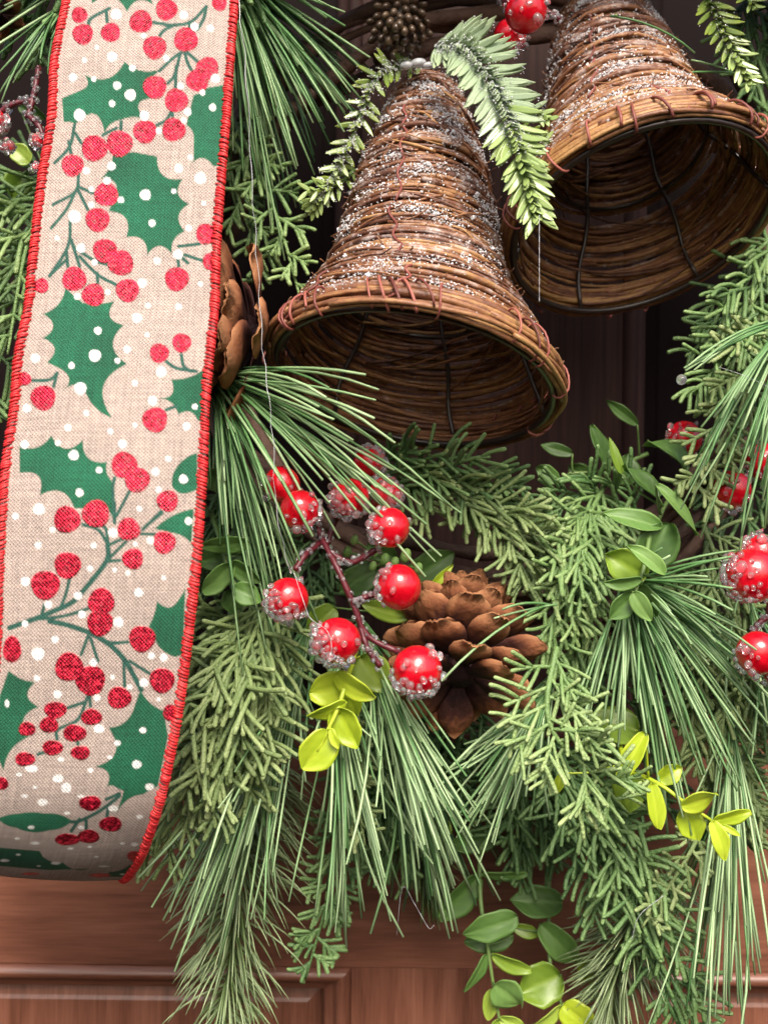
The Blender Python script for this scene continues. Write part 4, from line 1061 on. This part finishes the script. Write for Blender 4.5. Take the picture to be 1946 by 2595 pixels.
pine_aim('stray pine needle laid across the right bell', (1560, 40, 118), [(1760, 135, 112)], seed=16, jit=1, tint=.4, djit=1)
pine_aim('two stray pine needles right of the right bell neck', (1900, 190, 66), [(1750, 150, 82), (1740, 185, 84)], seed=17, jit=2, tint=.35, djit=1)
pine('pine needles in the far right lower corner', [(1880, 1450, 70), (1940, 1700, 85)], n=70, nl=70, spread=12, seed=18, tint=.5)

#   short fir
fir('dark fir sprig hanging lowest at the bottom left', [(660, 1900, 46), (610, 2200, 56), (560, 2660, 56)], n=520, nl=38, ang=78, seed=1, tint=.68, r=.52, arch=.7)
fir('dark fir sprig hanging low behind the round leaves', [(1660, 2170, 52), (1600, 2360, 58), (1535, 2540, 54)], n=380, nl=33, ang=66, seed=2, tint=.64, r=.55, arch=.35)
fir('shaded fir sprig behind the bottom pine needles', [(1000, 2000, 30), (1060, 2150, 32), (1100, 2270, 30)], n=130, nl=24, seed=3, tint=.3)

#   frosted fir
frosted('frosted fir sprig leaning on the neck of the lowest bell', [(1105, 120, 92), (1180, 128, 108), (1250, 220, 122), (1310, 370, 130), (1358, 545, 132)], n=250, nl=18, nw=1.6, seed=1, frost=6000)
frosted('small frosted fir tip between the two bells', [(1290, 250, 100), (1345, 275, 110), (1392, 302, 112)], n=18, nl=8, nw=1.1, seed=2, frost=70)
frosted('small shaded fir tip just below the frosted one between bells', [(1300, 330, 95), (1350, 350, 102), (1388, 358, 102)], n=16, nl=8, nw=1.1, seed=3, mat='frost_fir_dark', frost=40)
frosted('frosted fir sprig in the upper right behind the bell', [(1770, -60, 70), (1830, 80, 84), (1900, 210, 88)], n=64, nl=12, nw=1.3, seed=4, mat='frost_fir_dark', frost=300, a0=55)
frosted('yellow tipped fir twig at the top right corner', [(1860, -60, 70), (1890, -10, 84), (1910, 22, 88)], n=16, nl=9, nw=1.0, seed=5, mat='frost_fir_dark', frost=20)
frosted('frosted fir sprig left of the lowest bell', [(1060, 165, 72), (960, 190, 84), (900, 330, 86), (830, 470, 84), (790, 530, 80)], n=84, nl=10, nw=1.3, seed=6, mat='frost_fir_dark', frost=1800, frost_to=.85)
frosted('green fir tip ending left of the lowest bell', [(900, 430, 78), (850, 470, 84), (780, 485, 86)], n=22, nl=10, nw=1.1, seed=7, mat='frost_fir_dark', frost=50)

#   leaves
S_ = spray
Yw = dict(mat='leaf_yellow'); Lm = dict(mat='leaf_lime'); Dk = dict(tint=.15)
S_('bright yellow green leaf sprig hanging below the red berries', [(905, 1640, 104), (880, 1720, 126), (857, 1793, 132), (833, 1846, 134), (805, 1905, 134)], [
    (888, 1722, 784, 1758, 84, 126, dict(roll=-25)), (850, 1706, 952, 1768, 62, 130, dict(roll=30, arch=.25)), (878, 1779, 778, 1815, 46, 132, dict(roll=-40)),
    (852, 1793, 908, 1894, 70, 131, dict(roll=12)), (868, 1740, 905, 1812, 56, 122, dict(tint=.3)), (842, 1856, 766, 1948, 84, 134, dict(roll=-8)), (838, 1846, 858, 1896, 20, 137), (912, 1662, 985, 1748, 84, 108, dict(mat='leaf_lime', tint=.6))], 'leaf_yellow', 1, stem_mat='leaf_yellow')
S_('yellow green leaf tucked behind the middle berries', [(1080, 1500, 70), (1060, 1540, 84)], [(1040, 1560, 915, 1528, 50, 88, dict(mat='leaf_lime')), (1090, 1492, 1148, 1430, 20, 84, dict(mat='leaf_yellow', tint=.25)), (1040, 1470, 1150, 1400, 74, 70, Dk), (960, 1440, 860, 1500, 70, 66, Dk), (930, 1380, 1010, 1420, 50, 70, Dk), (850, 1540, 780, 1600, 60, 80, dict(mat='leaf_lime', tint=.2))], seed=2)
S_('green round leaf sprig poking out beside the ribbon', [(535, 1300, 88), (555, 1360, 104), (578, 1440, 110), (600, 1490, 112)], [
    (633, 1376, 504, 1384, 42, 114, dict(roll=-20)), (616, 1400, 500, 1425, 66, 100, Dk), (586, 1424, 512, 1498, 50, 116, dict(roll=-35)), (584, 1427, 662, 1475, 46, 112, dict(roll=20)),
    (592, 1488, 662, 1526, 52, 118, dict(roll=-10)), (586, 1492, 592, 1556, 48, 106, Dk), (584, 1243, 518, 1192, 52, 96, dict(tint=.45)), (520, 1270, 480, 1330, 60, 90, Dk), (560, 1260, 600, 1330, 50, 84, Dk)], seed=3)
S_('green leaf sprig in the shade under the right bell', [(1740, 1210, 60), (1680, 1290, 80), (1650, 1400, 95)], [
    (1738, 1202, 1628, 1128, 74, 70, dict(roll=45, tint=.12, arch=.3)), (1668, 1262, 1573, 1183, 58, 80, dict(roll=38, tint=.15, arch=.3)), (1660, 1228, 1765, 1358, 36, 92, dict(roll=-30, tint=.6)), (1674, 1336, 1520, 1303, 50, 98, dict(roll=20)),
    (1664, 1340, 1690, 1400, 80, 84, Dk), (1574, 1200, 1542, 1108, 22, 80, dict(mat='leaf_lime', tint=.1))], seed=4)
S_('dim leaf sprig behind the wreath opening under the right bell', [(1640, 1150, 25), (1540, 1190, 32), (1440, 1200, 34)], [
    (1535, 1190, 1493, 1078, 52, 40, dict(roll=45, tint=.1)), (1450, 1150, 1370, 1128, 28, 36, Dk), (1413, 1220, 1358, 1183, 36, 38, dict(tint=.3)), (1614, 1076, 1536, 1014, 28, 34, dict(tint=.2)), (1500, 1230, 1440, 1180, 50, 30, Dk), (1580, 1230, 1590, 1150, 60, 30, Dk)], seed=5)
S_('green leaf sprig in front of the cedar at right of centre', [(1650, 1330, 95), (1630, 1440, 108), (1605, 1510, 114)], [
    (1682, 1456, 1585, 1385, 40, 116, dict(roll=25, tint=.65)), (1635, 1428, 1694, 1325, 92, 98, Dk), (1634, 1460, 1530, 1404, 80, 102, dict(tint=.2, mat='leaf_lime')), (1624, 1466, 1530, 1476, 32, 116, dict(roll=-30)),
    (1608, 1482, 1662, 1562, 54, 106, Dk), (1603, 1500, 1650, 1572, 42, 118, dict(roll=20, tint=.62)), (1608, 1506, 1540, 1568, 52, 114, dict(tint=.35))], seed=6)
S_('yellow leaf sprig trailing to the lower right', [(1560, 1850, 84), (1590, 1949, 104), (1637, 1971, 114), (1686, 1998, 120), (1730, 2031, 122), (1800, 2078, 122)], [
    (1616, 1850, 1480, 1828, 92, 88, dict(mat='leaf_lime', tint=.12, roll=30)), (1636, 1856, 1563, 1988, 44, 122, dict(roll=25)), (1648, 1985, 1666, 2100, 40, 122, dict(roll=-20)), (1668, 1978, 1726, 1942, 44, 114, dict(mat='leaf_yellow', tint=.3)),
    (1724, 2043, 1816, 2010, 56, 124, dict(roll=15)), (1727, 2046, 1764, 2128, 60, 118, dict(tint=.35)), (1806, 2080, 1902, 2056, 36, 122, dict(roll=25, tint=.35)), (1802, 2080, 1834, 2180, 40, 124, dict(roll=-10, tint=.65)), (1826, 2090, 1875, 2118, 14, 124), (1600, 1950, 1588, 2056, 78, 98, dict(mat='leaf_lime', tint=.3)), (1420, 1960, 1412, 2010, 22, 100, dict(tint=.3))], 'leaf_yellow', 7, stem_mat='leaf_yellow')
S_('round leaved sprig hanging lowest in the middle', [(1214, 2120, 36), (1217, 2275, 50), (1233, 2383, 56), (1249, 2492, 58), (1268, 2600, 58)], [
    (1220, 2216, 1335, 2216, 28, 48, dict(roll=40, tint=.4)), (1214, 2216, 1109, 2322, 58, 44, dict(tint=.3, roll=-20)), (1312, 2324, 1172, 2368, 62, 60, dict(roll=10)), (1300, 2370, 1176, 2386, 58, 52, Dk),
    (1233, 2418, 1175, 2513, 36, 58, dict(roll=-35)), (1247, 2416, 1346, 2458, 36, 58, dict(mat='leaf_lime', tint=.3, roll=25)), (1252, 2494, 1320, 2545, 78, 62, dict(tint=.65)), (1250, 2505, 1236, 2585, 36, 56, dict(mat='leaf_lime')), (1266, 2578, 1330, 2602, 34, 60, dict(mat='leaf_lime', tint=.6)), (1264, 2580, 1250, 2640, 34, 60, dict(mat='leaf_lime'))], seed=8)
S_('round leaved sprig hanging low beside the dark fir', [(1390, 2200, 34), (1393, 2437, 48), (1420, 2541, 52), (1430, 2600, 52)], [
    (1424, 2288, 1292, 2282, 72, 42, dict(tint=.25, roll=20)), (1366, 2340, 1460, 2440, 62, 44, dict(tint=.45)), (1422, 2470, 1314, 2520, 92, 52, dict(mat='leaf_lime', tint=.12)), (1420, 2545, 1348, 2600, 36, 54, dict(mat='leaf_lime', roll=-30)), (1424, 2546, 1500, 2605, 70, 55, dict(mat='leaf_yellow', tint=.5)), (1300, 2350, 1370, 2370, 30, 40, dict(mat='leaf_lime', tint=.1)), (1470, 2430, 1500, 2500, 34, 40, dict(mat='leaf_yellow', tint=.1))], seed=9)
S_('dim leaf sprig between the two bottom pine fans', [(1120, 1930, 25), (1140, 2000, 34), (1180, 2140, 36)], [
    (1090, 1980, 1180, 2015, 46, 40, dict(mat='leaf_lime', tint=.05)), (1120, 2060, 1080, 2140, 70, 38, dict(mat='leaf_lime', tint=.15)), (1260, 2120, 1140, 2140, 50, 40, dict(tint=.25)), (1130, 1900, 1090, 1940, 60, 34, Dk), (1180, 1880, 1240, 1930, 60, 34, Dk)], seed=10)
S_('small yellow leaf at the left edge among iced stems', [(110, 420, 60), (60, 440, 66)], [(75, 415, 30, 370, 44, 72, dict(mat='leaf_lime')), (60, 440, 30, 500, 60, 62, dict(mat='leaf_lime', tint=0)), (50, 270, 120, 300, 30, 60, dict(tint=.2))], seed=11)
random.seed(5)
bud = thing('succulent_bud_cluster', 'cluster of pale green waxy buds between the berries', 'bud cluster', P(990, 1420, 90))
for (x, y, r) in ((950, 1400, 11), (975, 1418, 12), (1000, 1425, 11), (1028, 1408, 14), (1060, 1440, 11), (945, 1435, 10), (985, 1440, 10), (880, 1398, 11), (898, 1368, 10)):
    c = P(x, y, 96); mb = MB()
    mb.ball(c, r / 6.0, 10, 8, rnd(.5, .9), (Vector((1, 0, 0)), Vector((0, 1, 0)), Vector((.2, 0, 1.35))))
    mb.tube(curve([c, P(990, 1430, 84)], 5), .5, 5, .5); mb.build('bud', M['leaf'], bud)

# ------------------------------------------------------------------ cones
pinecone('open brown pine cone at the front beside the lowest red berry', P(1165, 1722, 108), Vector((.08, .74, .66)), n=64, R=35, H=52, open0=118, open1=40, seed=3, wf=.92)
pinecone('rust brown pine cone half hidden behind the ribbon', P(664, 855, 98), Vector((-.92, -.28, .12)), n=66, R=40, H=56, open0=84, open1=34, seed=6, wf=1.2)
sc_ = thing('alder_cone', 'small dark bead scaled cone at the top above the lowest bell', 'pine cone', P(1010, 60, 70))
random.seed(12)
for k in range(46):
    u = k / 45; ph = k * 2.4
    pos = P(1012 + 78 * math.sqrt(u) * math.cos(ph), 62 + 84 * math.sqrt(u) * math.sin(ph), 92 - 24 * u)
    ax = (pos - P(1012, 62, 55)).normalized(); x, y, z = basis(ax)
    mb = MB(); mb.ball(pos, rnd(1.9, 2.5), 9, 7, rnd(.25, .8), (x * .85, y * 1.05, z * 1.5)); mb.build('scale', M['cone_dark'], sc_)
mb = MB(); mb.ball(P(1012, 62, 64), 9.5, 14, 10, .1); mb.build('core', M['cone_dark'], sc_)
pinecone('corner of a brown pine cone at the top left', P(-10, 40, 78), Vector((-.3, .6, .6)), n=24, R=14, H=20, seed=7)
pinecone('brown cone fragment hidden under the right leaf sprig', P(1545, 1575, 84), Vector((.2, .4, -.6)), n=14, R=6, H=9, seed=8)

# ------------------------------------------------------------------ berries
berries('spray of iced red berries in front of the middle pine cone',
    [[(812, 1360, 112), (855, 1440, 122), (895, 1530, 124), (930, 1610, 124), (1015, 1655, 126)], [(812, 1375, 112), (775, 1405, 122), (748, 1445, 126)], [(835, 1400, 116), (890, 1425, 118), (955, 1392, 120)], [(895, 1525, 124), (930, 1512, 124), (960, 1502, 124)], [(905, 1560, 122), (930, 1640, 126), (965, 1690, 126)], [(812, 1365, 112), (805, 1330, 112), (790, 1310, 114)], [(830, 1380, 108), (850, 1320, 106), (890, 1270, 108)]],
    [(714, 1229, 48, 112, 8, (-.6, .6)), (760, 1293, 51, 122, 12, (.8, .5)), (886, 1262, 50, 116, 34, (-.6, .6)), (975, 1252, 42, 104, 26, (.6, .2)), (987, 1337, 52, 126, 20, (-.8, -.1)), (1011, 1488, 57, 130, 11, (-.8, .0)), (729, 1518, 54, 132, 30, (-.5, .6)), (854, 1624, 61, 136, 34, (-.5, .6)), (1057, 1699, 64, 138, 36, (.1, .8)), (935, 1172, 40, 88, 30, (.5, -.2))], seed=1)
berries('iced red berry pick at the right edge over the cedar', [[(1990, 1300, 90), (1960, 1420, 104), (1946, 1560, 106)], [(1950, 1560, 106), (1920, 1580, 108), (1905, 1610, 112)]],
    [(1925, 1400, 46, 108, 14, (-.6, -.4)), (1905, 1458, 70, 116, 30, (-.6, .2)), (1918, 1655, 54, 118, 10, (-.8, .2)), (1970, 1700, 40, 112, 10, (-.8, .2))], seed=2)
berries('shaded red berry pick behind the needles at the right', [[(1990, 1100, 50), (1920, 1180, 62), (1880, 1220, 70)], [(1920, 1160, 58), (1820, 1130, 58), (1770, 1115, 60)]],
    [(1852, 1242, 50, 86, 14, (.1, .8)), (1732, 1112, 46, 62, 26, (-.6, .5)), (1935, 1170, 48, 64, 10, (-.5, .2))], seed=3)
berries('pair of frosted red berries between the tops of the bells', [[(1240, -60, 40), (1270, 0, 60), (1320, 20, 80)], [(1350, 20, 90), (1385, 30, 94), (1420, 50, 94)]],
    [(1332, 28, 54, 96, 14, (.0, -.6)), (1292, 90, 42, 66, 10, (.4, .5))], seed=4)
berries('iced dark red berry stems at the left edge', [[(100, 170, 90), (85, 250, 96), (70, 300, 98)], [(85, 255, 96), (40, 262, 98), (-10, 290, 98)], [(72, 290, 98), (105, 330, 100), (118, 400, 100)]],
    [(-18, 310, 36, 100, 14, (.8, .3)), (20, 372, 14, 100, 16, (.2, .3)), (96, 360, 15, 102, 14, (-.4, .2)), (92, 425, 9, 102, 8, (-.3, .4))], seed=5)

# ------------------------------------------------------------------ strands and a drop
random.seed(9)
def strand(label, pts, r, wob=0.0, name='glue_strand', cat='strand'):
    c = curve(PP(pts), 60)
    c = [p + Vector((wob * math.sin(i * 1.3) * rnd(.3, 1), wob * .5 * math.cos(i), 0)) for i, p in enumerate(c)]
    mb = MB(); mb.tube(c, [r * (1 + .35 * math.sin(i * .9)) for i in range(60)], 5, .5)
    o = mb.build(name, M['filament'], None, org=c[0]); o['label'] = label; o['category'] = cat
strand('long pale glue strand hanging beside the right ribbon edge', [(602, -20, 140), (625, 200, 142), (640, 480, 140), (655, 700, 138), (668, 900, 140), (690, 1080, 144), (702, 1300, 140), (735, 1450, 134)], .14, .6)
strand('fine glue strand hanging between the two bells', [(1366, 545, 140), (1366, 660, 140), (1366, 765, 138)], .14)
strand('thin curled glue strand over the lower left berries', [(745, 1450, 140), (775, 1540, 142), (790, 1570, 143), (830, 1600, 146), (840, 1650, 146), (820, 1690, 146)], .12)
strand('thin glue hair at the bottom of the pine needles', [(1005, 2370, 90), (1020, 2250, 96), (1050, 2290, 96), (1085, 2350, 96), (1100, 2345, 96)], .10)
strand('short glue thread on the lower right cedar', [(1600, 2380, 92), (1620, 2320, 96), (1680, 2270, 98)], .15)
strand('glue hair across the right pine needles', [(1820, 930, 120), (1880, 950, 126), (1946, 980, 124)], .10)
gb = MB(); g0 = P(1035, 150, 84)
for (x, y, r) in ((1030, 166, 2.6), (1060, 160, 3.0), (1085, 166, 2.2)):
    gb.ball(P(x, y, 80), r, 14, 10, .5, (Vector((1.2, 0, .1)), Vector((0, .8, 0)), Vector((0, 0, .7))))
o = gb.build('glue_blob', M['filament'], None, org=g0); o['label'] = 'whitish hot glue blob on top of the lowest bell'; o['category'] = 'glue'
mb = MB(); cdrop = P(1726, 962, 130); mb.ball(cdrop, 2.1, 14, 10); o = mb.build('water_drop', M['ice'], None, org=cdrop)
o['label'] = 'clear water drop hanging from a pine needle tip at right'; o['category'] = 'water drop'
